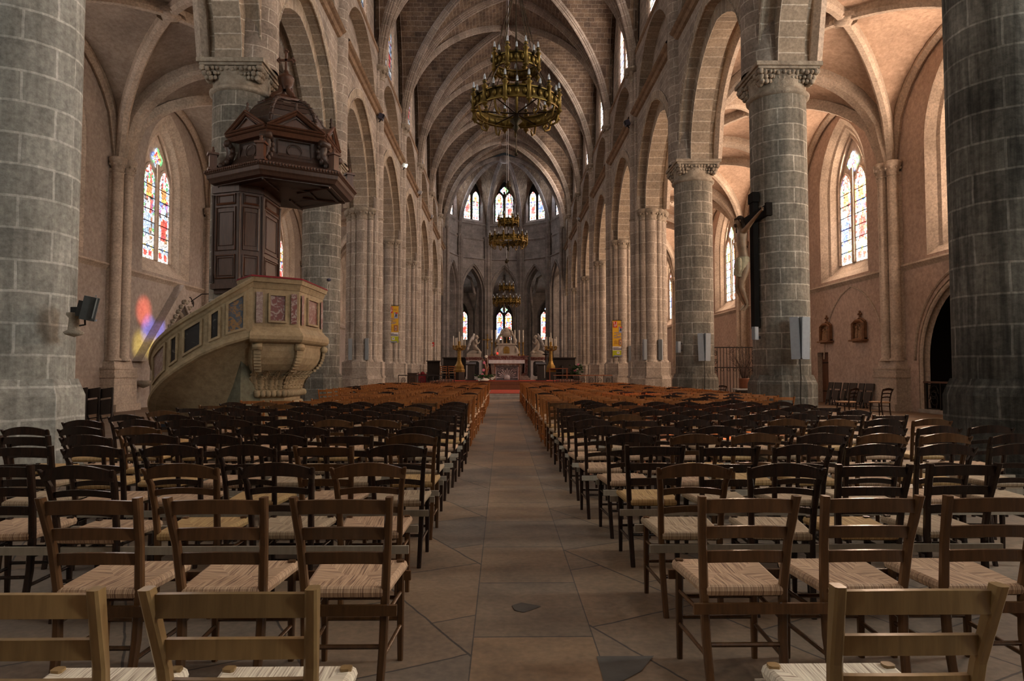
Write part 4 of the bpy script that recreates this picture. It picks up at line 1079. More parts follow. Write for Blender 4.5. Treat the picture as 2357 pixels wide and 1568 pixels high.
ch1=chandelier((0,10.5,5.52),'nearest gilt two-tier ring chandelier with clear bulbs, largest in view',22.8)
ch2=copy_tree(ch1,(0,24.3,6.08),0,'gilt ring chandelier hanging in front of the apse upper windows')
ch3=copy_tree(ch1,(0,34.2,4.9),0,'small distant gilt ring chandelier hanging above the altar')
# ================================================================ SANCTUARY
M['carpet']=plain('red_carpet',(.40,.055,.03),.95,var=.2)
M['step']=plain('worn_step_stone',(.34,.31,.28),.8,var=.2,scale=4)
M['plat']=wood('platform_wood',(.26,.09,.04),(.16,.055,.025),.5)
M['silver']=plain('silver_relief',(.62,.58,.61),.4,.2,.2,9); M['silverd']=plain('dark_silver',(.16,.145,.16),.5,.3,.25,9)
M['white']=plain('white_marble',(.44,.42,.41),.5,var=.12,scale=5)
M['statue']=plain('pale_statue_marble',(.34,.295,.25),.6,var=.2,scale=4)
M['linen']=plain('white_linen',(.72,.68,.72),.9,var=.08)
M['gold']=plain('gold_paint',(.27,.16,.04),.45,.55,.25,10)
M['wax']=plain('candle_wax',(.5,.44,.36),.5,var=.05)
M['darkw']=wood('black_stall_wood',(.035,.024,.018),(.018,.012,.01),.5)
M['iron']=plain('wrought_iron',(.018,.016,.015),.6,.3)
st=MB(); st.box((0,37.2,.06),(4.4,7.6,.12)); st.box((0,37.4,.19),(4.2,7.2,.14)); tag(st.build('stone_steps',M['step']),'low grey stone steps at the altar end of the aisle','steps')
cp=MB(); cp.box((.02,36.9,.275),(1.78,5.9,.03)); tag(cp.build('floor_carpet',M['carpet']),'red carpet strip over the steps at the end of the aisle','carpet')
pf=MB(); pf.box((0,47.2,.28),(9.2,14.0,.56)); pf.box((0,47.2,.60),(9.1,13.8,.06)); pf.box((0,47.1,.70),(9.0,13.4,.16)); tag(pf.build('altar_platform',M['plat']),'stepped reddish wooden platform carrying the altar','platform')
c2=MB(); c2.box((0,41.6,.795),(6.4,2.4,.03)); tag(c2.build('floor_carpet',M['carpet']),'red carpet lying on the altar platform around the altar','carpet')
ZP=.81
def pxm(px,d): return CX+(px-VPX)/F*d
# front altar table
a=empty('altar_table',(pxm(1167,41.2),41.2,ZP),0,'front altar with silver sunburst panel under a dark table frame','altar')
b=MB(); b.box((0,.1,.41),(1.36,.10,.80)); b.box((0,.08,.86),(1.42,.25,.06)); b.box((0,.08,.03),(1.42,.25,.06)); b.build('silver_panel',M['silverd'],a)
rl=MB()
rl.lathe([(.0,-.06),(.17,-.05),(.2,0)],16,(0,.02,.16),ax=Matrix(((1,0,0),(0,0,1),(0,1,0))))
for i in range(13):
    q=PI*i/12; L=.62 if i%2==0 else .48
    p0=Vector((.2*math.cos(q),.04,.16+.2*math.sin(q))); 
    if abs(L*math.cos(q))>.64: L=.62/abs(math.cos(q))
    rl.tube([p0,Vector((L*1.0*math.cos(q),.03,.16+min(.58,L)*math.sin(q)))],[.02,.045],6)
for s in (-1,1):
    for z in (.62,.72): rl.tube([(s*(.2+.4*t),.03,z+.05*math.sin(7*t)) for t in [j/8 for j in range(9)]],.02,5)
    rl.box((s*.67,.03,.42),(.05,.05,.78))
rl.build('sunburst_relief',M['silver'],a)
tb=MB(); tb.box((0,-.12,.99),(1.62,.7,.04)); 
for s in (-1,1): tb.box((s*.72,-.4,.48),(.05,.05,.98)); tb.box((s*.72,.15,.48),(.05,.05,.98))
tb.build('table_frame',M['plat'],a)
# high altar
h=empty('high_altar',(pxm(1166,45.4),45.4,ZP),0,'marble high altar with white cloth, gradine and carved tabernacle','altar')
b=MB(); b.box((0,.45,.06),(3.1,1.6,.12)); b.box((0,.5,.18),(2.9,1.4,.12)); b.box((0,.3,.65),(1.9,.7,1.0),taper=(1.15,1.1)); b.box((0,.25,1.22),(2.3,.85,.10)); b.build('altar_block',M['pinkm'],h)
b=MB(); b.box((0,.75,.85),(2.85,.5,1.5)); b.box((0,.72,1.56),(3.0,.58,.08)); b.box((0,.72,1.30),(2.95,.55,.05)); b.build('gradine',M['redm'],h)
m_=MB()
for i in range(7):
    x=-1+2*i/6; m_.sphere((x*.85,-.05,.95),.09,7,5,sc_=(1.2,.5,1))
m_.sphere((0,-.1,.9),.16,8,6,sc_=(1.3,.6,1)); m_.sphere((0,-.14,1.02),.12,8,6); m_.build('carved_frieze',M['statue'],h)
cl=MB(); n=24
cl.box((0,.2,1.285),(2.38,.95,.02)); 
cl.grid([[(-1.19+2.38*i/n,-.29+.012*math.sin(i*2.1),z) for z in (1.29,1.16,1.06)] for i in range(n+1)],None,True)
for s in (-1,1): cl.grid([[(s*(1.195+.01*math.sin(j*2)),-.29+.9*j/8,z) for z in (1.29,.9,.45)] for j in range(9)],None,True)
tag(cl.build('altar_cloth',M['linen'],None,(h.location.x,h.location.y,ZP)),'white altar cloth draped over the high altar','cloth')
t=MB(); zt0=1.6
t.box((0,.72,zt0+.06),(1.5,.5,.12)); t.prism([(-.55,.5),(.55,.5),(.62,.95),(-.62,.95)],zt0+.1,zt0+.75); t.prism([(-.68,.42),(.68,.42),(.72,.98),(-.72,.98)],zt0+.72,zt0+.82)
for s in (-1,1):
    t.tube([(s*.55,.6,zt0+.12),(s*.75,.6,zt0+.2),(s*.68,.6,zt0+.45),(s*.5,.6,zt0+.7)],[.12,.13,.10,.07],8)
    t.tube([(s*.55,.65,zt0+.85),(s*.6,.65,zt0+1.0),(s*.48,.65,zt0+1.3),(s*.34,.65,zt0+1.5)],[.10,.12,.09,.06],8)
    t.lathe([(.07,.82),(.055,.9),(.05,1.3),(.08,1.36)],8,(s*.28,.55,zt0))
t.sphere((0,.62,zt0+1.5),.38,12,8,sc_=(1,.6,.75)); t.sphere((0,.58,zt0+1.72),.2,10,6); 
for i in range(9): q=PI*i/8; t.sphere((.36*math.cos(q),.52,zt0+1.48+.3*math.sin(q)),.09,6,4)
t.build('tabernacle',M['statue'],h)
d=MB(); o=outline(0,.2,zt0+.14,zt0+.42,.21,6); d.face([(x,.47,z) for x,z in o]); d.box((0,.46,zt0+.35),(.03,.02,.4)); d.build('tabernacle_door',M['gold'],h)
d=MB(); o=outline(0,.2,zt0+.85,zt0+1.2,.21,6); d.face([(x,.6,z) for x,z in o]); d.build('niche',M['dark'],h)
d=MB(); d.lathe([(.05,.85),(.03,.95),(.03,1.15),(.06,1.2),(0,1.28)],8,(0,.56,zt0)); d.build('crucifix_stand',M['gold'],h)
def candlestick(loc,lab,H=.9,candle=.85,grp='tall candlesticks on the high altar'):
    e=empty('candlestick',loc,0,lab,'candlestick',grp)
    b=MB(); b.lathe([(.12,0),(.12,.03),(.07,.08),(.03,.14),(.05,.25),(.025,.34),(.045,.46),(.025,.56),(.05,.70),(.03,.78),(.08,.86),(.08,.9),(.0,.9)],10); b.build('stand',M['gold'],e)
    c=MB(); c.lathe([(.042,.88),(.042,.88+candle),(0,.885+candle)],8); c.build('candle',M['wax'],e); return e
zs_=ZP+1.60
LP=[(1132,'first'),(1143,'second'),(1184.5,'third'),(1195,'fourth'),(1204,'fifth')]
ck=None
for px,o_ in ((1132,'leftmost of the tall ones'),(1141,'second tall one from the left'),(1195,'second tall one from the right'),(1204,'rightmost of the tall ones')):
    lab='gilt candlestick on the high altar, %s'%o_
    if ck is None: ck=candlestick((pxm(px,46.1),46.1,zs_),lab)
    else: copy_tree(ck,(pxm(px,46.1),46.1,zs_),0,lab)
copy_tree(ck,(pxm(1185,46.05),46.05,zs_),0,'gilt candlestick with white candle just right of the tabernacle')
sl=empty('sanctuary_lamp',(pxm(1145,45.85),45.85,zs_),0,'small glowing red sanctuary lamp beside the tabernacle','lamp')
b=MB(); b.lathe([(.06,0),(.03,.03),(.05,.08)],8); b.build('stand',M['gold'],sl); b=MB(); b.lathe([(.045,.08),(.06,.14),(.05,.22)],8); b.build('red_glass',plain('red_lamp_glass',(.7,.02,.02),.3,emit=((1,.05,.03),1.2)),sl)
# processional cross
pc=empty('processional_cross',(pxm(1122,42.2),42.2,ZP),0,'gilt processional cross on a thin pale pole left of the altar','cross')
b=MB(); b.lathe([(.16,0),(.15,.04),(.04,.1),(.022,.3),(.022,2.05)],8); b.build('pole',M['wax'],pc)
b=MB(); b.lathe([(.03,1.9),(.06,2.0),(.03,2.1),(.05,2.2),(.03,2.3)],8); b.box((0,0,2.52),(.05,.04,.5)); b.box((0,0,2.5),(.50,.04,.05)); b.sphere((0,0,2.5),.09,8,6,sc_=(1,.5,1))
for x,z in ((-.26,2.5),(.26,2.5),(0,2.8)): b.sphere((x,0,z),.05,6,4)
b.build('cross_head',M['gold'],pc)
# big candelabra
def candelabrum(loc,lab):
    e=empty('candelabrum',loc,0,lab,'candelabrum')
    b=MB(); b.lathe([(.34,0),(.34,.50)],8,sm=False,cap=True); b.build('plinth',M['darkw'],e)
    b=MB(); b.lathe([(.36,.50),(.36,.62),(.31,.70),(.30,.86),(.20,1.0),(.13,1.2),(.11,1.6),(.12,1.95),(.17,2.0),(.1,2.06),(.08,2.2)],6,sm=False)
    b.build('stem',M['gold'],e)
    br=MB()
    for i in range(6):
        q=2*PI*i/6+.2; o=Vector((math.cos(q),math.sin(q),0)); r=.36
        br.tube([Vector((0,0,1.95)),o*.2+Vector((0,0,1.88)),o*r+Vector((0,0,1.95)),o*r+Vector((0,0,2.08))],[.05,.045,.04,.05],7)
        br.lathe([(.03,2.05),(.07,2.12),(.07,2.15),(.02,2.15)],8,tuple(o*r))
    br.lathe([(.05,2.1),(.09,2.35),(.06,2.42)],8); br.build('branches',M['gold'],e)
    for i in range(6):
        q=2*PI*i/6+.2; c=MB(); c.lathe([(.035,2.14),(.03,2.62+(.12 if i%2 else 0)),(0,2.64)],7,(.36*math.cos(q),.36*math.sin(q),0)); c.build('candle',M['wax'],e)
    c=MB(); c.lathe([(.04,2.4),(.032,3.0),(0,3.03)],7); c.build('candle',M['wax'],e); return e
c1_=candelabrum((pxm(1057,42.5),42.5,ZP),'gilt standing candelabrum with white candles on the left of the altar')
copy_tree(c1_,(pxm(1268,43.5),43.5,ZP),.5,'gilt standing candelabrum with white candles on the right of the altar')
# kneeling angels
def angel(loc,flip,lab):
    e=empty('kneeling_angel',loc,0,lab,'statue'); f=flip
    J={'pel':(0*f,0,.62,.17),'waist':(.02*f,0,.78,.14),'chest':(.10*f,0,1.0,.16,.18),'nb':(.13*f,0,1.14,.08),'neck':(.17*f,0,1.22,.055),'jaw':(.22*f,0,1.26,.075),'skull':(.22*f,0,1.36,.10),'crown':(.20*f,0,1.43,.06),
       'sA':(.12*f,-.18,1.1,.075),'eA':(.22*f,-.2,.88,.055),'wA':(.34*f,-.05,.98,.035),'hA':(.38*f,-.02,1.05,.03),
       'sB':(.12*f,.18,1.1,.075),'eB':(.22*f,.2,.88,.055),'wB':(.34*f,.05,.98,.035),'hB':(.38*f,.02,1.05,.03),
       'tA':(.22*f,-.1,.55,.14),'kA':(.40*f,-.1,.42,.11),'cA':(.18*f,-.1,.30,.10),'fA':(-.15*f,-.1,.26,.07),
       'tB':(.10*f,.1,.5,.14),'kB':(.22*f,.1,.32,.12),'cB':(.0*f,.1,.26,.10),'fB':(-.25*f,.1,.24,.07)}
    Eg=[('pel','waist'),('waist','chest'),('chest','nb'),('nb','neck'),('neck','jaw'),('jaw','skull'),('skull','crown'),('nb','sA'),('sA','eA'),('eA','wA'),('wA','hA'),('nb','sB'),('sB','eB'),('eB','wB'),('wB','hB'),('pel','tA'),('tA','kA'),('kA','cA'),('cA','fA'),('pel','tB'),('tB','kB'),('kB','cB'),('cB','fB')]
    fg=skin('figure',J,Eg,M['statue'],e)
    fc=MB(); fc.sphere((.315*f,0,1.33),.022,6,4,sc_=(1.3,.7,1.4))
    for s in (-1,1): fc.sphere((.30*f,s*.035,1.365),.014,6,4)
    fc.sphere((.17*f,0,1.40),.105,9,6)
    for i in range(4):
        for s in (-1,1): fc.tube([(.37*f,s*.015,1.04+.01*i),(.40*f,s*.012,1.12+.012*i)],.009,5)
    fc.build('head_and_hands_detail',M['statue'],fg)
    w=MB()
    for s in (-1,1):
        rows=[]
        for i in range(9):
            t=i/8; z=1.18+.30*math.sin(PI*min(1,t*1.1))-.75*t*t; x=-.05-.42*t+.12*math.sin(PI*t); wid=.24*math.sin(PI*(.12+.85*t))+.03
            rows.append([( (x-wid*.4*c)*f, s*(.10+.14*math.sin(PI*t*.7)+.03*(1-c*c)), z-wid*c*.9) for c in (-1,-.5,0,.5,1)])
        w.grid(rows,None,True); 
        for i in range(1,8):
            p=rows[i]; w.tube([p[2],((p[4][0])-.03*f,p[4][1],p[4][2]-.06)],[.03,.02],5)
    wo=w.build('wing',M['white'],e); sd=wo.modifiers.new('Solid','SOLIDIFY'); sd.thickness=.04
    b=MB(); b.box((0,0,.12),(.95,.6,.24)); b.tube([(.32*f,-.02,.28),(.1*f,0,.34),(-.2*f,0,.28),(-.4*f,0,.2)],[.12,.16,.16,.1],9)
    b.lathe([(0,-.28),(.13,-.27),(.13,.27),(0,.28)],12,(.38*f,0,.32),ax=Matrix(((1,0,0),(0,0,1),(0,1,0))))
    b.build('scroll_base',M['statue'],e)
    return e
def apedestal(loc,lab):
    e=empty('statue_pedestal',loc,0,lab,'pedestal')
    b=MB(); b.box((0,0,.10),(1.1,.9,.2)); b.box((0,0,.75),(1.02,.84,1.1)); b.build('block',M['white'],e)
    b=MB(); o=[(-.36,.3),(-.26,.2),(.26,.2),(.36,.3),(.36,1.1),(.26,1.2),(-.26,1.2),(-.36,1.1)]; b.face([(x,-.425,z+.05) for x,z in o]); b.build('dark_panel',M['blackm'],e)
    b=MB(); b.box((0,0,1.37),(1.02,.84,.14)); b.box((0,0,1.48),(1.12,.94,.08)); b.build('cornice',M['redm'],e); return e
for px,f,w_ in ((1091,1,'left'),(1239,-1,'right')):
    x=pxm(px,46); apedestal((x,46,ZP-.03),'white and black marble pedestal under the %s kneeling angel'%w_)
    angel((x,46,ZP+1.49),f,'pale marble kneeling angel statue with raised wings, %s of the tabernacle'%w_)
# lecterns, stalls, chairs in the choir
def ambo(loc,lab):
    e=empty('lectern',loc,0,lab,'lectern'); b=MB(); b.box((0,0,.04),(.62,.5,.08)); b.box((0,0,.5),(.42,.34,.95),taper=(.9,.9)); b.build('column',M['darkw'],e)
    b=MB(); b.box((0,0,1.0),(.6,.48,.07),rot=Matrix.Rotation(.25,3,'X')); b.build('desk',M['darkw'],e); return e
ambo((pxm(1084,40.7),40.7,ZP),'dark wooden lectern left of the front altar'); ambo((pxm(1245,40.7),40.7,ZP),'dark wooden lectern right of the front altar')
def stall(px0,px1,d,ztop,lab):
    x0,x1=pxm(px0,d),pxm(px1,d); zz=0 if px0<1000 else ZP; e=empty('choir_stall',((x0+x1)/2,d,zz),0,lab,'choir stalls'); w=x1-x0; H=ztop
    b=MB(); b.box((0,.3,H/2),(w,.12,H)); b.box((0,.2,H+.03),(w+.1,.4,.08)); b.build('back',M['darkw'],e)
    b=MB(); b.box((0,-.05,.45),(w,.6,.08)); b.build('seat',M['darkw'],e)
    n=max(2,int(w/.7))
    for i in range(n+1):
        q=MB(); x=-w/2+w*i/n; q.tube([(x,-.35,0),(x,-.35,.6),(x,-.15,.85),(x,.25,.95)],.06,6); q.box((x,0,.4),(.06,.7,.8)); q.build('armrest',M['darkw'],e)
stall(1020,1078,47.5,1.45,'dark wooden choir stalls left behind the candelabrum'); stall(1262,1325,47.5,1.45,'dark wooden choir stalls right behind the candelabrum'); 
stall(983,1012,49.0,2.05,'black choir stall against the left pillars')
# tall prie-dieu panel and red armchair
ra=empty('red_armchair',(pxm(975,44),44,0),.3,'red upholstered wooden armchair at the left of the sanctuary','armchair')
b=MB(); b.box((0,0,.45),(.6,.55,.12)); b.build('seat',M['velvet'],ra); b=MB(); b.box((0,.25,.85),(.52,.08,.7)); b.lathe([(0,-.04),(.14,-.04),(.14,.04),(0,.04)],14,(0,.25,1.2),ax=Matrix(((1,0,0),(0,0,1),(0,1,0)))); b.build('backrest',M['velvet'],ra)
for x in (-.28,.28):
    for y in (-.24,.26): q=MB(); q.box((x,y,.33 if y<0 else .65),(.06,.06,.66 if y<0 else 1.3)); q.build('leg',M['oak'],ra)
    q=MB(); q.box((x,0,.68),(.07,.5,.06)); q.build('armrest',M['oak'],ra)
bx=empty('offering_chest',(pxm(941,41),41,.0),0,'dark wooden chest table left of the platform','chest')
b=MB(); b.box((0,0,.6),(.95,.5,1.2)); b.build('body',M['oak'],bx); b=MB(); b.box((0,0,1.23),(1.1,.6,.07)); b.build('top',M['oak'],bx)
# fire point sign on left pillar
x7=-XP+.58
fs=MB(); fs.box((0,0,0),(.34,.05,.36)); fo=tag(fs.build('fire_sign',plain('red_sign',(.55,.03,.02),.5),None,(pxm(996,59),58.6,CH+(HY-793)/F*58.6)),'small red fire sign on a left pillar near the choir','sign')
fs=MB(); fs.box((0,-.028,-.04),(.2,.01,.14)); fs.build('white_panel',M['white'],fo)
cs=empty('candle_stand',(pxm(1256,45),45,ZP),0,'tall black iron candle stand right of the right statue pedestal','stand')
b=MB(); b.lathe([(.22,0),(.2,.05),(.04,.1),(.035,1.6),(.06,1.65)],8); b.build('stand',M['iron'],cs)
b=MB(); b.lathe([(.05,1.6),(.22,1.66),(.22,1.7),(.05,1.72)],10); b.lathe([(.05,1.72),(.07,1.8),(.04,2.1),(0,2.12)],8); b.build('tray',M['iron'],cs)
tt=empty('side_table',(pxm(1285,43.2),43.2,ZP),0,'small brown wooden side table at the right of the sanctuary','table')
b=MB(); b.box((0,0,.72),(1.2,.5,.05)); b.build('table_top',M['plat'],tt)
for x in (-.55,.55):
    for y in (-.2,.2): b=MB(); b.box((x,y,.35),(.05,.05,.7)); b.build('leg',M['plat'],tt)
# altar rails
def rail(x0,x1,d,lab,scroll):
    e=empty('altar_rail',((x0+x1)/2,d,0),0,lab,'railing'); w=x1-x0; zt_=.92
    b=MB(); b.box((0,0,zt_+.22),(w,.22,.05)); b.build('top_board',M['darkw'] if not scroll else M['plat'],e)
    n=max(2,int(w/.45))
    for i in range(n+1):
        q=MB(); x=-w/2+w*i/n; q.tube([(x,0,.24),(x,0,zt_+.2)],.022,6); q.build('baluster',M['iron'],e)
    for i in range(n):
        q=MB(); x=-w/2+w*(i+.5)/n; q.tube([(x+.13*math.cos(t)*(1-t/14),0,.8+.22*math.sin(t)*(1-t/14)) for t in [j*.6 for j in range(18)]],.015,5); q.build('scroll',M['iron'],e)
rail(pxm(918,38.2),pxm(1046,38.2),38.2,'low iron altar rail with dark wooden top, left of the altar',False)
rail(pxm(1274,38.2),pxm(1409,38.2),38.2,'low iron altar rail with scrolls, right of the altar',True)
# flower arrangement and garland tree left of altar
M['leafg']=plain('dark_foliage',(.03,.06,.02),.8,var=.5); M['pinkf']=plain('pink_petals',(.7,.2,.3),.7); M['whitef']=plain('white_petals',(.75,.73,.66),.8)
rng=random.Random(3)
fa_=empty('flower_arrangement',(pxm(1115,40.3),40.3,ZP),0,'tall flower arrangement with pink and white blooms on driftwood left of the altar','flowers')
b=MB(); b.lathe([(.25,0),(.3,.1),(.2,.16)],10); b.build('bowl',M['whitef'],fa_)
b=MB(); b.tube([(.05,0,.1),(.12,0,.6),(.02,0,1.0),(-.1,0,1.3)],[.07,.08,.05,.02],7); b.tube([(.1,0,.5),(.25,0,.7),(.2,0,.95)],[.05,.05,.02],6); b.build('driftwood',M['plat'],fa_)
b=MB()
for i in range(70):
    x,y=rng.gauss(0,.25),rng.gauss(0,.15); b.sphere((x,y,.12+rng.random()*.25),.07,5,3,sc_=(1.6,.6,.5),rot=Matrix.Rotation(rng.random()*6,3,'Z'))
b.build('foliage',M['leafg'],fa_)
for x,z,mm in ((-.05,.62,'pinkf'),(-.12,.35,'pinkf'),(.0,.16,'pinkf'),(-.02,1.05,'pinkf'),(.1,1.42,'whitef'),(.45,.12,'whitef'),(.55,.2,'whitef'),(-.3,.06,'whitef')):
    q=MB(); 
    for i in range(6): q.sphere((x+.045*math.cos(i),-.05,z+.045*math.sin(i)),.045,6,4)
    q.build('flower',M[mm],fa_)
fb=empty('flower_arrangement',(pxm(1328,41.5),41.5,ZP),0,'dark green flower arrangement with a few pink blooms right of the altar','flowers')
b=MB(); b.lathe([(.2,0),(.26,.3),(.2,.34)],10); b.build('pot',M['oak'],fb)
b=MB()
for i in range(60): b.sphere((rng.gauss(0,.22),rng.gauss(0,.15),.35+rng.random()*.6),.08,5,3,sc_=(1.5,.6,.6),rot=Matrix.Rotation(rng.random()*6,3,'Z'))
b.build('foliage',M['leafg'],fb)
for x,z in ((.05,.95),(-.15,.6)):
    q=MB(); q.sphere((x,-.15,z),.07,6,4); q.sphere((x+.05,-.16,z+.03),.05,6,4); q.build('flower',M['pinkf'],fb)
# ================================================================ WALL FITTINGS
# banners
def banner(px0,px1,py0,py1,d,lab,rz):
    c=at((px0+px1)/2,(py0+py1)/2,d); w=(px1-px0)/F*d/math.cos(rz); hgt=(py1-py0)/F*d
    e=empty('banner',(c.x,c.y,c.z),rz,lab,'banner')
    P=lambda x,z,w_,h_,o:MB().box((w*(x+w_/2-.5),-o,hgt*(.5-z-h_/2)),(w*w_,.012,hgt*h_))
    P(0,0,1,.72,0).build('yellow_field',Y1,e); P(0,.72,1,.11,0).build('white_band',W1,e); P(0,.83,1,.17,0).build('green_field',G1,e)
    r=P(.07,.03,.38,.17,.012).build('red_emblem',R1,e)
    s=MB(); s.tube([(w*(-.36+.2*t),-.02,hgt*(.5-.145-.02*math.sin(PI*t))) for t in [j/8*1.35 for j in range(9)]],w*.03,6); s.tube([(w*(-.36),-.02,hgt*.46),(w*(-.34),-.02,hgt*.39),(w*-.24,-.02,hgt*.36),(w*-.14,-.02,hgt*.39),(w*-.12,-.02,hgt*.46)],w*.02,5); s.build('emblem_shield',W1,r)
    r=P(.60,.18,.34,.165,.012).build('blue_picture',B1,e); P(.7,.18,.2,.04,.02).build('red_roof',R1,r); P(.68,.23,.16,.07,.02).build('dark_figure',K1,r); P(.62,.22,.06,.05,.02).build('pale_patch',W1,r)
    r=P(.57,.53,.36,.16,.012).build('brown_picture',N1,e); P(.66,.555,.18,.12,.02).build('pale_arch',T1,r); P(.72,.60,.06,.05,.025).build('dark_figure',K1,r)
    t=MB(); rng=random.Random(5)
    def words(x0,x1,z,hh):
        x=x0
        while x<x1-.02:
            ww=min(rng.uniform(.02,.05),x1-x); t.box((w*(x+ww/2-.5),-.012,hgt*(.5-z)),(w*ww*.8,.01,hgt*hh)); x+=ww
    for x0,x1,z in ((.18,.55,.34),(.34,.70,.38),(.15,.47,.42),(.42,.78,.445),(.1,.72,.48)): words(x0,x1,z,.016)
    t.build('blue_lettering',B2,e)
    t=MB()
    for x0,x1,z in ((.52,.85,.095),(.52,.85,.12),(.2,.4,.56),(.15,.5,.59),(.2,.45,.62),(.15,.5,.65)): words(x0,x1,z,.009)
    t.build('brown_lettering',N1,e)
    t=MB(); 
    for x0,x1,z in ((.06,.6,.755),): words(x0,x1,z,.012)
    for x0,x1,z in ((.06,.94,.793),): words(x0,x1,z,.024)
    t.build('grey_lettering',K1,e)
    r=P(.4,.86,.26,.07,.012).build('white_square',W1,e); P(.47,.885,.12,.012,.02).build('mark',K1,r)
    P(.1,.965,.8,.028,.02).build('blue_stripe',B2,e)
    b=MB(); b.tube([(-w*.5,0,hgt*.5),(w*.5,0,hgt*.5)],.02,6); b.build('top_bar',M['iron'],e)
Y1=plain('banner_yellow',(.72,.42,.035),.6,var=.06);W1=plain('banner_white',(.68,.66,.66),.6,var=.04);G1=plain('banner_green',(.42,.46,.02),.6,var=.06);R1=plain('banner_red',(.55,.06,.04),.6,var=.1);B1=plain('banner_blue',(.3,.35,.55),.6,var=.3,scale=40);N1=plain('banner_brown',(.33,.12,.06),.6,var=.3,scale=40);K1=plain('banner_dark',(.06,.06,.09),.6);T1=plain('banner_tan',(.55,.36,.22),.6,var=.3,scale=30);B2=plain('banner_ink_blue',(.2,.22,.42),.6)
banner(893,917,704,789,38.45,'yellow and green parish banner on a left pillar, red emblem in the corner',.12)
banner(1411,1435,737,821,38.45,'yellow and green parish banner on a right pillar, red emblem in the corner',-.18)
# column loudspeakers
M['grey']=plain('grey_speaker_paint',(.30,.33,.36),.5,var=.06); M['grey2']=plain('grey_speaker_grille',(.22,.25,.275),.7,var=.1,scale=60)
def speaker(px,py0,py1,d,wpx,rz,lab,double=False):
    c=at(px,(py0+py1)/2,d); Hh=(py1-py0)/F*d; w=wpx/F*d
    e=empty('column_speaker',(c.x,c.y,c.z),rz,lab,'loudspeaker','grey column loudspeakers on the pillars')
    for sx in ((-1,1) if double else (0,)):
        b=MB(); rot=Matrix.Rotation(sx*-.42,3,'Z')@Matrix.Rotation(-.04,3,'Y')
        ww=w*.5 if double else w
        b.box((sx*w*.27,0,0),(ww,.14,Hh),rot=Matrix.Rotation(sx*.42,3,'Z')@Matrix.Rotation(sx*.03,3,'Y')); o=b.build('cabinet',M['grey'],e)
        b=MB(); b.box((sx*w*.27+.0,-.075 if not double else -.068,0),(ww*.9,.012,Hh*.97),rot=Matrix.Rotation(sx*.42,3,'Z')@Matrix.Rotation(sx*.03,3,'Y')); b.build('grille',M['grey2'],o)
    
    for q in (.3,-.3): b=MB(); b.box((0,.10,Hh*q),(.08,.14,.06)); b.build('bracket',M['iron'],e)
    if double:
        b=MB(); b.tube([(0,.05,-Hh/2),(.02,.06,-Hh/2-.4),(0,.04,-Hh/2-.9),(.0,.03,-Hh/2-1.5)],.012,5); b.build('cord',M['iron'],e)
speaker(1846,729,827,15.72,37,-.22,'pair of angled grey column loudspeakers on the crucifix pillar',True)
speaker(1623,767,831,23.3,25,-.1,'pair of angled grey column loudspeakers on the third right pillar',True)
for px,y0,y1,d,w,rz,lab in ((1485,781,829,30.9,8,.3,'slim grey column loudspeaker on the fourth right pillar, nave side'),(1522,781,829,30.9,9,-.5,'slim grey column loudspeaker on the fourth right pillar, aisle side'),(1452,796,835,38.4,8,-.4,'slim grey column loudspeaker on the fifth right pillar below the banner'),
  (807,780,829,30.9,8,.4,'slim grey column loudspeaker on the fourth left pillar, aisle side'),(845,779,829,30.9,8,.1,'slim grey column loudspeaker on the fourth left pillar, nave side'),(875,796,835,38.4,8,.3,'slim grey column loudspeaker on the fifth left pillar below the banner'),
  (723,790,832,23.3,14,.4,'grey column loudspeaker on the third left pillar behind the pulpit')):
    speaker(px,y0,y1,d,w,rz,lab)
speaker(1742,752,782,16.0,9,-.9,'small white wedge loudspeaker on the nave side of the crucifix pillar, below the cross')
speaker(1563,786,812,23.6,7,-.9,'small white wedge loudspeaker on the nave side of the third right pillar')
# floodlight on nearest left pillar
fl_=empty('floodlight',tuple(at(196,715,8.75)),0,'grey box floodlight on a bracket on the nearest left pillar','floodlight')
b=MB(); rot=Matrix.Rotation(.22,3,'Y')@Matrix.Rotation(.5,3,'Z')
b.box((.10,-.02,.02),(.17,.2,.30),rot=rot,taper=(1,1)); b.box((-.02,.03,.02),(.12,.14,.2),rot=rot); b.build('housing',plain('floodlight_grey',(.07,.075,.075),.4),fl_)
b=MB(); 
for z,hh in ((.155,.02),(-.155,.02)): b.box((.2,-.05,z+.02),(.02,.22,.02),rot=rot)
b.box((.185,-.05,.02),(.015,.17,.26),rot=rot); b.build('front_glass',plain('lamp_glass',(.32,.35,.35),.15,.3),fl_)
b=MB(); b.box((-.08,.02,.0),(.14,.06,.08)); b.build('bracket',M['iron'],fl_); b=MB(); b.tube([(-.02,-.02,-.2),(.06,-.04,-.19),(.06,-.05,-.12)],.012,5); b.build('yoke',M['iron'],fl_)
b=MB(); b.lathe([(.0,-.34),(.10,-.31),(.12,-.28),(.07,-.25),(.06,-.1),(.09,-.06),(.09,-.03)],10,(-.14,.06,.0)); tag(b.build('lamp_console',M['carve'],None,tuple(at(196,715,8.75))),'small moulded stone console under the floodlight','console')
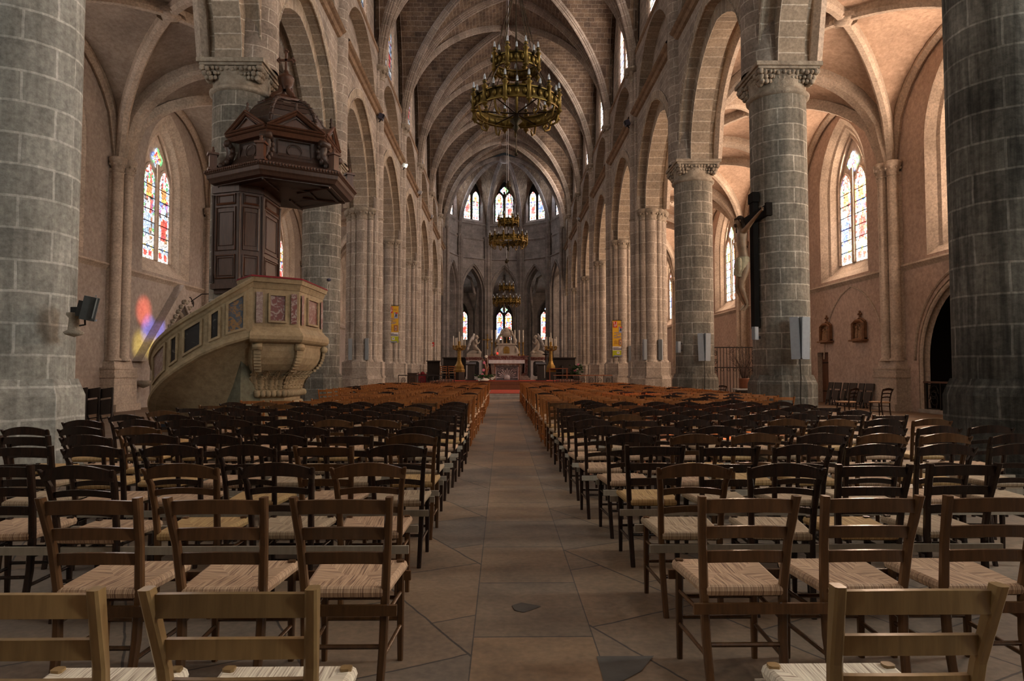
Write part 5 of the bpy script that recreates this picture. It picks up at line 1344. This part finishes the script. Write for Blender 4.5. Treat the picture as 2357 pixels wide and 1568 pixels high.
# small spot lamps along the left ledge and black speakers
spotm=plain('lit_lens',(.9,.9,.8),.3,emit=((1,.97,.7),14)); spw=plain('spot_white',(.5,.53,.58),.4)
for px,py,d,lit,lab in ((929,377,38.2,True,'small lit spotlight on the left ledge'),(965,440,45.2,False,'small white spotlight on the left ledge beyond the lit one'),(992,496,53,False,'small white spotlight on the left ledge near the choir'),(874,262,31.2,False,'small black box speaker on the left ledge'),(1448,274,31.4,False,'small black box speaker on the right ledge'),(1333,500,53,False,'small pale spotlight on the right ledge near the choir')):
    black='black' in lab
    e=empty('spotlight' if not black else 'box_speaker',tuple(at(px,py,d)),0,lab,'spotlight' if not black else 'loudspeaker')
    s=1 if px<1156 else -1
    b=MB(); b.box((0,0,0),(.22,.28,.24) if black else (.26,.12,.22),rot=Matrix.Rotation(.35*s,3,'Y')); b.build('housing',K1 if black else spw,e)
    b=MB(); b.box((s*.12,-.08,-.03),(.05,.12,.17),rot=Matrix.Rotation(.35*s,3,'Y')); b.build('lens',spotm if lit else (M['iron'] if black else W1),e)
    b=MB(); b.tube([(0,0,-.1),(-s*.1,.0,-.24)],.03,6); b.build('arm',M['iron'],e)
# microphone lamp on third left pillar
e=empty('pulpit_lamp',(-4.75,17.7,3.46),0,'small black reading lamp on a gooseneck at the pulpit rail','lamp')
b=MB(); b.tube([(0,0,0),(0,0,.16),(.03,0,.26)],.012,6); b.build('gooseneck',M['wax'],e); b=MB(); b.sphere((.035,-.01,.30),.055,8,6,sc_=(1.1,1,.8)); b.build('lamp_head',K1,e)
# stations of the cross on right aisle wall
M['terra']=plain('brown_carved_plaque',(.20,.10,.05),.6,var=.25,scale=9)
def station(px,py0,py1,lab,seed):
    off=(px-VPX); d=(XW-.05-CX)*F/off; zt_=CH+(HY-py0)/F*d; zb_=CH+(HY-py1)/F*d; H=zt_-zb_; W=.80*H
    e=empty('station_plaque',(XW-.02,d,zb_),-PI/2,lab,'plaque','carved stations of the cross on the right aisle wall')
    fr=MB(); o=[(-W*.42,.10*H),(W*.42,.10*H),(W*.42,.62*H),(W*.2,.70*H),(-W*.2,.70*H),(-W*.42,.62*H)]
    pts=[(x,-.05,z) for x,z in o]; fr.tube([(p[0],-.14,p[2]) for p in pts],.055*H/1.1,4,closed=True,sm=False)
    fr.box((0,-.13,.07*H),(W*1.05,.28,.05*H)); fr.box((0,-.07,.03*H),(W*.9,.14,.05*H)); fr.prism([(-W*.42,-.12),(W*.42,-.12),(W*.42,0),(-W*.42,0)],.1*H,.14*H)
    fr.build('frame',M['terra'],e)
    r=MB(); r.face([(x,-.02,z) for x,z in o]); rng=random.Random(seed)
    for i in range(4):
        x=W*rng.uniform(-.25,.25); z0=.12*H; h2=H*rng.uniform(.2,.36); r.tube([(x,-.05,z0),(x+rng.uniform(-.05,.05),-.06,z0+h2*.7),(x,-.06,z0+h2)],[W*.1,W*.08,W*.05],7); r.sphere((x,-.07,z0+h2+W*.05),W*.07,7,5)
    if seed==2: r.tube([(-W*.1,-.05,.6*H),(W*.2,-.05,.2*H)],.02,5); r.tube([(-W*.15,-.05,.45*H),(W*.2,-.05,.55*H)],.02,5)
    b_=MB(); b_.prism([(-W*.42,-.16),(-W*.37,-.16),(-W*.37,0),(-W*.42,0)],.1*H,.64*H); b_.prism([(W*.37,-.16),(W*.42,-.16),(W*.42,0),(W*.37,0)],.1*H,.64*H); b_.build('side_board',M['terra'],e)
    r.build('relief',plain('plaque_relief',(.27,.16,.09),.7,var=.3,scale=20),e)
    g=MB(); g.tube([(-W*.4,-.04,.66*H),(-W*.2,-.05,.74*H),(0,-.05,.80*H),(W*.2,-.05,.74*H),(W*.4,-.04,.66*H)],.03*H,6); g.box((0,-.05,.90*H),(.05*H,.05,.2*H)); g.box((0,-.05,.92*H),(.16*H,.05,.05*H))
    for x,z in ((-.08,.92),(.08,.92),(0,1.0)): g.sphere((x*H,-.05,z*H),.035*H,6,4)
    g.build('cross_crest',M['terra'],e)
station(1910,727,791,'brown carved station plaque with cross crest, above the small wooden door',1)
station(1988,716,788,'brown carved station plaque with cross crest, nearer the triple wall shaft',2)
# blind arch trace
b=MB(); b.tube([(XW-.015,27.3+t,z) for t,z in arc(2.4,2.9,10,1.9)],.035,5); tag(b.build('trim_7',M['jamb']),kind='structure')
# small door right
dr=empty('door_1',(XW+.22,29.85,0),-PI/2,'small brown plank door in the right aisle wall',None,None,'structure')
b=MB()
for i in range(4): b.box((-.36+.24*i,0,1.1),(.232,.05,2.2))
b.build('planks',M['oak2'],dr); b=MB(); b.box((0,-.035,1.75),(.8,.02,.05)); b.box((0,-.035,.5),(.8,.02,.05)); b.build('hinge_strap',M['iron'],dr)
# chapel railing right
cr_=empty('chapel_railing',(XW+.1,20.5,0),-PI/2,'dark wrought iron railing with wooden top in the right chapel arch','railing')
b=MB(); b.box((0,0,1.02),(4.7,.12,.06)); b.build('handrail',M['oak2'],cr_); b=MB(); b.box((0,.1,.06),(4.9,.5,.12)); b.build('sill',M['step'],cr_)
for i in range(7):
    x=-2.2+4.4*i/6; b=MB(); b.box((x,0,.57),(.05,.05,.9)); b.build('post',M['iron'],cr_)
for i in range(6):
    x=-2.2+4.4*(i+.5)/6; b=MB()
    b.tube([(x-.33,0,.15),(x+.33,0,.15)],.015,5); b.tube([(x-.33,0,.95),(x+.33,0,.95)],.015,5)
    for s in (-1,1):
        b.tube([(x+s*(.26*math.cos(t)*(1-t/12)),0,.55+s*.1+.3*math.sin(t)*(1-t/12)) for t in [j*.55 for j in range(17)]],.014,5)
        b.tube([(x+s*.12,0,.15),(x+s*.2,0,.4),(x+s*.05,0,.55),(x+s*.2,0,.75),(x+s*.12,0,.95)],.014,5)
    b.build('scroll_panel',M['iron'],cr_)
# enfeu gable on left wall
en=empty('wall_tomb',(-XW,28.7,0),PI/2,'gabled stone wall tomb with crockets on the left aisle wall behind the pulpit','wall tomb')
for s in (-1,1):
    b=MB(); O0,O1,I1,I0=(s*3.25,1.75),(0,5.0),(0,4.2),(s*2.6,1.75)
    for (p,q) in ((O0,O1),(O1,I1),(I1,I0),(I0,O0)): b.face([(p[0],-.34,p[1]),(q[0],-.34,q[1]),(q[0],.02,q[1]),(p[0],.02,p[1])])
    b.face([(p[0],-.34,p[1]) for p in (O0,O1,I1,I0)])
    b.tube([(s*2.62,-.36,1.75),(0,-.36,4.22)],.06,6); b.build('gable_slope',M['aisleL'],en)
    for i in range(12):
        t=(i+.5)/12; q=MB(); x,z=s*2.75*(1-t),1.75+2.62*t; q.sphere((x,-.40,z),.10,7,5); q.sphere((x+s*.05,-.48,z+.06),.05,6,4); q.build('crocket',M['carve'],en)
b=MB(); b.tube([(t,-.06,z) for t,z in outline(0,1.65,0,1.7,2.2)],.11,7); b.tube([(t,-.02,z) for t,z in outline(0,1.9,0,1.7,2.5)],.06,6); b.build('arch_moulding',M['carve'],en)
b=MB(); b.lathe([(.02,.0),(.2,.08),(.28,.2),(.3,.28),(.2,.26)],12,(-2.9,-.25,.75)); b.build('stoup',M['carve'],en)
wl=empty('wall_lantern',(-XW,29.7,4.2),PI/2,'curled iron wall lantern bracket above the tomb gable','lantern')
b=MB(); b.tube([(.0+.32*math.cos(t)*(1-t/13),-.1-.02*t,.1+.32*math.sin(t)*(1-t/13)) for t in [j*.5 for j in range(20)]],.022,5); b.tube([(0,-.05,.1),(.3,-.5,.55),(.5,-1.0,.6),(.55,-1.25,.35),(.55,-1.25,.2)],.022,5); b.build('bracket',M['iron'],wl)
b=MB(); b.lathe([(.02,.2),(.12,.08),(.16,-.04),(.05,-.1)],8,(.55,-1.25,0)); b.build('lamp_shade',M['iron'],wl)
# folding chairs
def folding(name='folding_chair'):
    e=empty(name,(0,0,0),0,'','folding chair')
    for x in (-.21,.21):
        b=MB(); b.tube([(x,0,0),(x,.10,.5),(x,.18,.92)],.028,6); b.build('side_rail',M['darkw'],e)
        b=MB(); b.tube([(x*.85,.16,0),(x*.85,.06,.5)],.022,6); b.build('rear_leg',M['darkw'],e)
    b=MB(); b.box((0,.16,.80),(.42,.03,.26),rot=Matrix.Rotation(-.18,3,'X')); b.build('backrest',M['darkw'],e)
    b=MB(); b.box((0,.05,.42),(.38,.035,.40),rot=Matrix.Rotation(-.18,3,'X')); b.build('seat',M['darkw'],e)
    b=MB(); b.tube([(-.2,.03,.12),(.2,.03,.12)],.016,5); b.build('stretcher',M['darkw'],e); return e
fc=folding(); bx0=at(210,925,16.9)
for i,(px,lab) in enumerate(((194,'dark folding chair leaning beside the nearest left pillar, first of three'),(223,'dark folding chair in the left aisle, middle of three'),(252,'dark folding chair in the left aisle, farthest right of three'))):
    d=18.7; x=pxm(px,d); o=fc if i==0 else copy_tree(fc)
    o.location=(x,d,0); o.rotation_euler=(.0,-.14,-.15); o['label']=lab; o['group']='folded chairs in the left aisle'
for i in range(6):
    d=24.95+.60*i; o=copy_tree(fc,(XW-.75,d,0),-PI/2,'black folding chair against the right aisle wall, number %s from the wall shaft'%('one','two','three','four','five','six')[i]); o['group']='folded chairs along the right aisle wall'; o.rotation_euler=(.0,0,-PI/2+.12*(-1)**i)
cbm=MB(); p=[at(178,925,14.5),at(186,960,13.0)]; cbm.tube([(pxm(178,16),16,1.0),(pxm(182,15.6),15.6,.5),(pxm(186,15),15,.02),(pxm(215,13),13,.02),(pxm(250,11),11,.02)],.022,6)
tag(cbm.build('orange_cable',plain('orange_cable_rubber',(.6,.12,.02),.5)),'orange cable hanging beside the nearest left pillar','cable')
# potted twigs on table, iron gate right
tw=empty('pedestal_table',(pxm(1716,22.6),22.6,0),0,'small dark pedestal table holding the pot of twigs','table')
b=MB(); b.box((0,0,.79),(.72,.6,.05)); b.build('table_top',M['step'],tw); b=MB(); b.lathe([(.26,0),(.28,.06),(.16,.12),(.11,.3),(.13,.45),(.2,.55),(.28,.64),(.32,.72),(.32,.77)],12); b.build('pedestal',M['darkw'],tw)
pt=empty('potted_twigs',(pxm(1716,22.6),22.6,.815),0,'brown clay pot of bare branching twigs on the pedestal table','potted plant')
b=MB(); b.lathe([(.0,0),(.15,0),(.185,.05),(.19,.3),(.2,.34),(.18,.34),(.17,.28)],16); b.build('pot',plain('brown_clay',(.16,.055,.025),.5),pt)
M['twig']=plain('bare_twig',(.06,.035,.025),.8)
rng=random.Random(11); b=MB()
for i in range(26):
    a_=rng.random()*6.28; r=rng.uniform(.15,.75); h_=rng.uniform(.6,1.25)
    P=[Vector((.05*math.cos(a_),.05*math.sin(a_),.25)),Vector((r*.35*math.cos(a_),r*.35*math.sin(a_),.25+h_*.45)),Vector((r*.8*math.cos(a_+.15),r*.8*math.sin(a_+.15),.25+h_*.8)),Vector((r*math.cos(a_+.1),r*math.sin(a_+.1),.25+h_))]
    b.tube(P,[.012,.009,.006,.003],4)
    for k_ in range(4):
        q=P[1].lerp(P[2],rng.random()) if k_<2 else P[2].lerp(P[3],rng.random()); b.tube([q,q+Vector((rng.gauss(0,.12),rng.gauss(0,.12),rng.uniform(.05,.22)))],[.005,.002],4)
b.build('twigs',M['twig'],pt)
gt=empty('iron_fence',(10.6,31.6,0),0,'tall black wrought iron fence across the right aisle behind the twigs','fence')
b=MB(); b.box((0,0,2.48),(5.0,.05,.05)); b.box((0,0,1.55),(5.0,.04,.04)); b.box((0,0,.3),(5.0,.05,.05)); b.build('rails',M['iron'],gt)
for i in range(34):
    x=-2.45+4.9*i/33; b=MB(); b.tube([(x,0,.1),(x,0,2.48)],.016,5); b.build('bar',M['iron'],gt)
    if i%2==0:
        b=MB(); b.tube([(x+.075+.06*math.cos(t),0,1.45+.07*math.sin(t)) for t in [j*PI/5 for j in range(11)]],.01,4); b.build('ring',M['iron'],gt)
for x in (.9,-.9):
    b=MB()
    for k_ in range(5): b.tube([(x+.1*math.cos(t)*(1-t/14)*(1 if k_%2 else -1),0,.6+.4*k_+.14*math.sin(t)*(1-t/14)) for t in [j*.6 for j in range(18)]],.014,4)
    b.build('scroll_panel',M['iron'],gt)
# ================================================================ CHAIRS
M['honey']=wood('honey_oak',(.27,.165,.068),(.165,.098,.04),.3)
M['brown']=wood('brown_beech',(.11,.05,.019),(.06,.027,.011),.26)
M['dark_']=wood('dark_walnut',(.030,.0135,.008),(.013,.007,.005),.27)
M['orange']=wood('orange_beech',(.34,.125,.032),(.21,.07,.02),.35)
M['pine']=wood('pale_pine',(.36,.31,.24),(.27,.23,.18),.6)
def rush(name,c1,c2,c3):
    m,nt,b=newmat(name); uv=nd(nt,'ShaderNodeTexCoord').outputs['UV']
    mp=nd(nt,'ShaderNodeMapping',{'Vector':uv,'Scale':(120,4,1)})
    n=nd(nt,'ShaderNodeTexNoise',{'Vector':mp.outputs[0],'Scale':1.0,'Detail':3.0,'Roughness':.6}).outputs['Fac']
    c=ramp(nt,n,[(.34,c3),(.45,c2),(.56,c1),(.75,tuple(min(1,x*1.2) for x in c1))])
    nt.links.new(c,b.inputs['Base Color']); b.inputs['Roughness'].default_value=.7
    bp=nd(nt,'ShaderNodeBump',{'Strength':.7,'Distance':.004,'Height':n}); nt.links.new(bp.outputs[0],b.inputs['Normal'])
    return m
M['rush']=rush('tan_rush',(.49,.32,.195),(.33,.195,.115),(.13,.065,.04))
M['rushp']=rush('pale_rush',(.42,.31,.20),(.30,.21,.13),(.14,.085,.05)); M['rushw']=rush('white_rush',(.66,.57,.44),(.50,.41,.31),(.2,.13,.09))
M['rushy']=rush('golden_rush',(.48,.31,.13),(.36,.21,.08),(.2,.1,.04))
def seatmb():
    mb=MB(); yb,yf=-.0,.41; wb,wf=.166,.196; zt_=.475; e=.022
    cb_=Vector((0,.20,zt_-.012))
    B0,B1,F1,F0=[Vector(p) for p in ((-wb,yb,zt_),(wb,yb,zt_),(wf,yf,zt_),(-wf,yf,zt_))]
    c0,c1=Vector((-.05,.21,zt_-.012)),Vector((.05,.21,zt_-.012))
    def tri(P,Q,c,cc=None):
        d=(Q-P); L=d.length; d/=L; pts=[P,Q]+([cc,c] if cc is not None else [c])
        def u(p): r=p-P; a=r.dot(d); return (a,(r-d*a).length)
        mb.face(pts,[u(p) for p in pts],False)
        n=Vector((d.y,-d.x,0)); prev=[P,Q]
        for k,(o,z) in enumerate(((.012,-.006),(.018,-.022),(.012,-.042),(-.01,-.052))):
            q=[P+n*o+Vector((0,0,z)),Q+n*o+Vector((0,0,z))]
            mb.face([prev[1],prev[0],q[0],q[1]],[(L,-.01*k),(0,-.01*k),(0,-.01*k-.01),(L,-.01*k-.01)],True); prev=q
    tri(B0,B1,c0,c1); tri(B1,F1,c1); tri(F1,F0,c1,c0); tri(F0,B0,c0)
    mb.face([B0+Vector((0,0,-.05)),F0+Vector((0,0,-.05)),F1+Vector((0,0,-.05)),B1+Vector((0,0,-.05))])
    return mb
def barpath(mb,pts,w,d,round_=False):
    """rectangular bar through points; w along x, d along y"""
    P=[]
    n=len(pts)
    for i,p in enumerate(pts):
        ww=w[i] if isinstance(w,(list,tuple)) else w; dd=d[i] if isinstance(d,(list,tuple)) else d
        c=.2*min(ww,dd)
        P.append([(p[0]+x,p[1]+y,p[2]) for x,y in ((-ww/2+c,-dd/2),(ww/2-c,-dd/2),(ww/2,-dd/2+c),(ww/2,dd/2-c),(ww/2-c,dd/2),(-ww/2+c,dd/2),(-ww/2,dd/2-c),(-ww/2,-dd/2+c),(-ww/2+c,-dd/2))])
    mb.grid(P,None,False,flip=True); mb.face(P[-1][:-1]); mb.face(P[0][:-1][::-1])
def slat(mb,x0,x1,y,z,h,bow,arch=0,t=.018,hend=None,n=8):
    P=[]
    for i in range(n+1):
        u=i/n; x=x0+(x1-x0)*u; k=1-(2*u-1)**2; yy=y-bow*k; hz=(hend or h)+(h-(hend or h))*k; zz=z+arch*k
        P.append([(x,yy-t/2,zz),(x,yy-t/2,zz+hz),(x,yy+t/2,zz+hz),(x,yy+t/2,zz),(x,yy-t/2,zz)])
    mb.grid(P,None,False); mb.face(P[0][:-1]); mb.face(P[-1][:-1][::-1])
def chairparts(style):
    """list of (name, MB, role). chair faces +y (altar); y=0 is the back of the seat"""
    out=[('seat',seatmb(),'seat')]
    A=style=='ladder'
    for s in (-1,1):
        mb=MB()
        if A: barpath(mb,[(s*.158,-.045,0),(s*.168,.0,.25),(s*.174,.005,.46),(s*.186,-.025,.66),(s*.203,-.085,.875)],[.032,.036,.036,.034,.03],[.032,.036,.036,.034,.045])
        else:
            barpath(mb,[(s*.156,-.045,0),(s*.165,.0,.25),(s*.170,.005,.46),(s*.176,-.02,.62),(s*.186,-.055,.76),(s*.202,-.10,.845),(s*.207,-.112,.86)],[.030,.034,.034,.032,.032,.028,.018],[.03,.034,.034,.034,.036,.034,.02])
        out.append(('back_post',mb,'wood'))
    for s in (-1,1):
        mb=MB(); barpath(mb,[(s*.184,.388,0),(s*.184,.388,.25),(s*.182,.388,.482)],[.026,.034,.036],[.026,.034,.036]); out.append(('front_leg',mb,'wood'))
    if A:
        for z,x,y,h in ((.80,.185,-.072,.058),(.685,.176,-.035,.05),(.575,.168,-.012,.05)):
            mb=MB(); slat(mb,-x,x,y,z,h,.022,.008); out.append(('back_slat',mb,'wood'))
    else:
        mb=MB(); slat(mb,-.205,.205,-.088,.79,.075,.028,.022,.022,.055,12); out.append(('crest_rail',mb,'wood'))
        for z,x,y,h in ((.69,.172,-.035,.035),(.58,.166,-.012,.035)):
            mb=MB(); slat(mb,-x,x,y,z,h,.018,.016); out.append(('back_slat',mb,'wood'))
    for s in (-1,1):
        for z in (.33,.17):
            mb=MB(); mb.tube([(s*.163,-.012,z),(s*.184,.388,z-.0)],.0105,6); out.append(('side_stretcher',mb,'wood'))
    for z in (.30,.20):
        mb=MB(); mb.tube([(-.184,.388,z),(.184,.388,z)],.0105,6); out.append(('front_stretcher',mb,'wood'))
    mb=MB(); mb.tube([(-.163,-.005,.22),(.163,-.005,.22)],.0105,6); out.append(('rear_stretcher',mb,'wood'))
    return out
STY={}
def meshes(style,wm,rm):
    k=(style,wm,rm)
    if k not in STY:
        pl=chairparts(style)
        STY[k]=[(n,mb.mesh('chair_'+n,M[wm] if r=='wood' else M[rm])) for n,mb,r in pl]
        whole=MB()
        for n,mb,r in pl:
            if n in ('front_stretcher','rear_stretcher'): continue
            whole.add(mb,m=0 if r=='wood' else 1)
        STY[k+('whole',)]=(whole.mesh('chair_whole',[M[wm],M[rm]]),whole)
    return STY[k]
ORD=['first','second','third','fourth','fifth','sixth','seventh','eighth','ninth','tenth','eleventh','twelfth','thirteenth','fourteenth','fifteenth','sixteenth','seventeenth','eighteenth','nineteenth','twentieth','twenty-first','twenty-second','twenty-third','twenty-fourth','twenty-fifth']
ROWS=[1.72,2.93,3.92,4.92,5.72,6.5,7.4,8.25,9.1]
while ROWS[-1]<30.2: ROWS.append(ROWS[-1]+.80)
PITCH=.53; rng=random.Random(21)
NEAR=[];n_ind=0; far=MB(); GRP='rush-seated chairs in rows facing the altar'
spots=[]
for r,d in enumerate(ROWS):
    for s,side in ((-1,'pulpit'),(1,'crucifix')):
        lim=4.75 if d<8.6 else (4.9 if d<13.5 else (5.6 if d<23 else 5.3))
        if s<0 and 12.6<d<19: lim=3.9
        edge={0:(-.68,.62),1:(-.69,.635),2:(-.775,.66)}.get(r,(-.77,.66 if d<6 else .57))[0 if s<0 else 1]
        for c in range(12):
            x=edge+s*(.205+PITCH*c)
            if abs(x)>lim: break
            spots.append((r,d,s,side,c,x))
def inframe(x,d):
    px=VPX+(x-CX)/max(d,.3)*F; return -60<px<2420
spots=[q for q in spots if inframe(q[5],q[1])]
PARTROWS=12
for (r,d,s,side,c,x) in spots:
    jx,jy,jr=rng.gauss(0,.012),rng.gauss(0,.03),rng.gauss(0,.035)
    if r<2: jx,jy,jr=0,0,0
    if r<1: st_,wm,rm='ladder','honey','rushw'
    elif r<2: st_,wm,rm='ladder','brown','rush'
    elif d<11.8:
        st_='arched' if rng.random()<.87 else 'ladder'; wm='dark_' if rng.random()<.8 else 'brown'; rm=rng.choice(['rush','rushp','rush','rush','rushp','rushy'])
    else:
        st_='ladder' if rng.random()<.9 else 'arched'; wm='orange' if st_=='ladder' else 'dark_'; rm='rushp' if rng.random()<.6 else 'rush'
    col={'honey':'honey','brown':'brown','dark_':'dark','orange':'orange-brown'}[wm]
    shape={'ladder':'ladder-back','arched':'arched-back'}[st_]
    loc=(x+jx,d+jy-(-.085) if False else d+.08+jy,0)
    ms=meshes(st_,wm,rm)
    if n_ind<300:
        n_ind+=1
        lab='%s %s chair, %s side, %s row from the viewer, %s from the aisle'%(col,shape,side,ORD[r],ORD[c])
        if r<PARTROWS:
            e=empty('church_chair',loc,jr,lab,'chair',GRP)
            for n,me in ms:
                o=bpy.data.objects.new(n,me); COL.objects.link(o); o.parent=e
        else:
            o=bpy.data.objects.new('church_chair',STY[(st_,wm,rm,'whole')][0]); COL.objects.link(o); o.location=loc; o.rotation_euler=(0,0,jr); tag(o,lab,'chair',GRP)
    else:
        mi={'orange':0,'dark_':2}.get(wm,0)
        w=STY[(st_,wm,rm,'whole')][1]; mt=Matrix.Translation(loc)@Matrix.Rotation(jr,4,'Z')
        b0=len(far.f); far.add(w,mt); 
        for q in range(b0,len(far.f)): far.mi[q]=(mi if far.mi[q]==0 else 1)
tag(far.build('church_chair_rows',[M['orange'],M['rushp'],M['dark_']]),'distant rows of orange-brown rush-seated chairs before the altar steps','chairs',GRP,'stuff')
# battens under rows
for r in range(0,11):
    for s,side in ((-1,'pulpit'),(1,'crucifix')):
        xs=[q[5] for q in spots if q[0]==r and q[2]==s]
        if not xs: continue
        x0,x1=min(xs)-.23,max(xs)+.23; d=ROWS[r]+.08
        for y,z,nm in ((.415,.40,'front'),(-.035,.385,'back')):
            if r<2 and nm=='front' and r==0: pass
            b=MB(); b.box(((x0+x1)/2,d+y,z),(x1-x0,.018,.045)); tag(b.build('row_batten',M['pine'] if r!=1 else M['brown']),'wooden batten tying the %s legs of the %s chair row, %s side'%(nm,ORD[r],side),'batten','battens tying the chair rows')
# chairs standing in right aisle by wall / behind twigs
ms=meshes('arched','dark_','rush'); ms2=meshes('ladder','orange','rush')
for i,(x,d,rz,lab) in enumerate(((10.4,20.6,.5,'dark arched-back chair in the right aisle in front of the folding chairs, left one'),(11.3,20.4,.35,'dark arched-back chair in the right aisle in front of the folding chairs, right one'),(8.5,24.6,.2,'dark arched-back chair behind the pot of twigs, right one'),(7.6,24.4,.1,'dark arched-back chair behind the pot of twigs, middle one'),(6.95,25.9,.1,'dark arched-back chair behind the pot of twigs, left one'))):
    o=bpy.data.objects.new('church_chair',STY[('arched','dark_','rush','whole')][0]); COL.objects.link(o); o.location=(x,d,0); o.rotation_euler=(0,0,rz); tag(o,lab,'chair','chairs in the right aisle')
meshes('ladder','orange','rushp')
for px_,lab in ((1021,'pale-lit wooden chair standing alone on the altar platform, far left one'),(1040,'orange wooden chair standing alone on the altar platform, beside the candelabrum')):
    o=bpy.data.objects.new('church_chair',STY[('ladder','orange','rushp','whole')][0]); COL.objects.link(o); o.location=(pxm(px_,41.5),41.5,ZP); tag(o,lab,'chair','chairs on the altar platform')
# ================================================================ LIGHT
def area(name,loc,rot,size,energy,col,spread=None):
    l=bpy.data.lights.new(name,'AREA'); l.shape='RECTANGLE'; l.size=size[0]; l.size_y=size[1]; l.energy=energy; l.color=col
    o=bpy.data.objects.new(name,l); COL.objects.link(o); o.location=loc; o.rotation_euler=rot
    if spread: l.spread=spread
    return o
def spot(name,loc,target,energy,col,angle,blend=.3,rad=.05):
    l=bpy.data.lights.new(name,'SPOT'); l.energy=energy; l.color=col; l.spot_size=angle; l.spot_blend=blend; l.shadow_soft_size=rad
    o=bpy.data.objects.new(name,l); COL.objects.link(o); o.location=loc
    o.rotation_euler=(Vector(target)-Vector(loc)).to_track_quat('-Z','Y').to_euler(); return o
for k in range(-1,9):
    yc=(YP[k]+YP[k+1])/2
    for sd,nm,e1,c1,e2,c2 in ((1,'right',LR,(1,.70,.49),LCR,(1,.84,.72)),(-1,'left',LL,(1,.87,.76),LCL,(.95,.96,1))):
        area('aisle_window_light_'+nm,(sd*(XW+.46),yc,8.3),(0,sd*PI/2,0),(4.6,1.8),e1*((1.3 if sd>0 else 4.0) if k<1 else 1 if k<7 else .8),(.93,1,.96) if k<1 else c1)
        area('clerestory_light_'+nm,(sd*6.24,yc,19.2),(0,sd*PI/2*.85,0),(3.6,1.4),e2,c2)
for i in range(5):
    A,B=av[i],av[i+1]; c=(A+B)/2; d=(c-AP0).normalized()
    area('apse_window_light',(c.x+d.x*.3,c.y+d.y*.3,19.4),Vector((-d.x,-d.y,-.35)).to_track_quat('-Z','Y').to_euler(),(1.8,3.6),LA,(.9,.95,1))
for x in (-5.1,0,5.1): area('ambulatory_light',(x,78.5,7),(-PI/2,0,0),(1.6,3),LA*.5,(1,1,.95))
area('west_high_fill',(2.5,-5.6,13),(PI/2-.25,0,0),(7,7),WL,(.92,.96,1))  # added soft fill lamp high up; the west wall has no window
area('west_low_fill',(4.0,-5.7,3),(PI/2,0,-.1),(4,4),WD,(.9,.96,1))  # added low fill lamp; no doorway is built in the west wall
# coloured sun patches
spot('sun_patch_orange',(13.3,13.0,9),(3.3,10.2,.85),30000,(1,.2,.02),.12,.5)
spot('sun_patch_orange',(13.3,22.0,9),(3.5,16.2,.85),50000,(1,.2,.02),.10,.5)
spot('sun_patch_warm',(13.3,34.5,9),(3.2,22,.85),26000,(1,.55,.15),.10,.5)
spot('sun_patch_warm',(13.3,20.5,9),(4.6,9.0,.5),4000,(1,.75,.5),.14,.5)
spot('sun_patch_blue',(13.3,27.6,9.5),(-13.8,26.6,3.0),50000,(.14,.18,1),.05,1.0)
spot('sun_patch_red',(13.3,27.6,9.9),(-13.8,26.2,3.7),50000,(1,.16,.1),.05,1.0)
spot('sun_patch_yellow',(13.3,27.6,9.2),(-13.8,26.0,2.4),34000,(1,.8,.15),.05,1.0)
wd=bpy.data.worlds.new('World'); sc.world=wd; wd.use_nodes=True
wd.node_tree.nodes['Background'].inputs['Color'].default_value=(.5,.5,.5,1); wd.node_tree.nodes['Background'].inputs['Strength'].default_value=.02
# ================================================================ CAMERA
cd=bpy.data.cameras.new('Camera'); cam=bpy.data.objects.new('Camera',cd); COL.objects.link(cam)
cd.sensor_width=36; cd.lens=36*F/2357; cd.clip_start=.05; cd.clip_end=300
cam.location=(CX,0,CH); cam.rotation_euler=(PI/2+math.atan((HY-784)/F),0,-math.atan((1178.5-VPX)/F))
sc.camera=cam
sc.view_settings.view_transform='Standard'; sc.view_settings.look='None'; sc.view_settings.exposure=EXPO; sc.view_settings.gamma=1.0
cy=sc.cycles; cy.adaptive_threshold=0.2; cy.max_bounces=4; cy.diffuse_bounces=3; cy.glossy_bounces=2; cy.transmission_bounces=3; cy.caustics_reflective=False; cy.caustics_refractive=False
cy.sample_clamp_indirect=4.0; cy.use_denoising=True; cy.use_light_tree=True
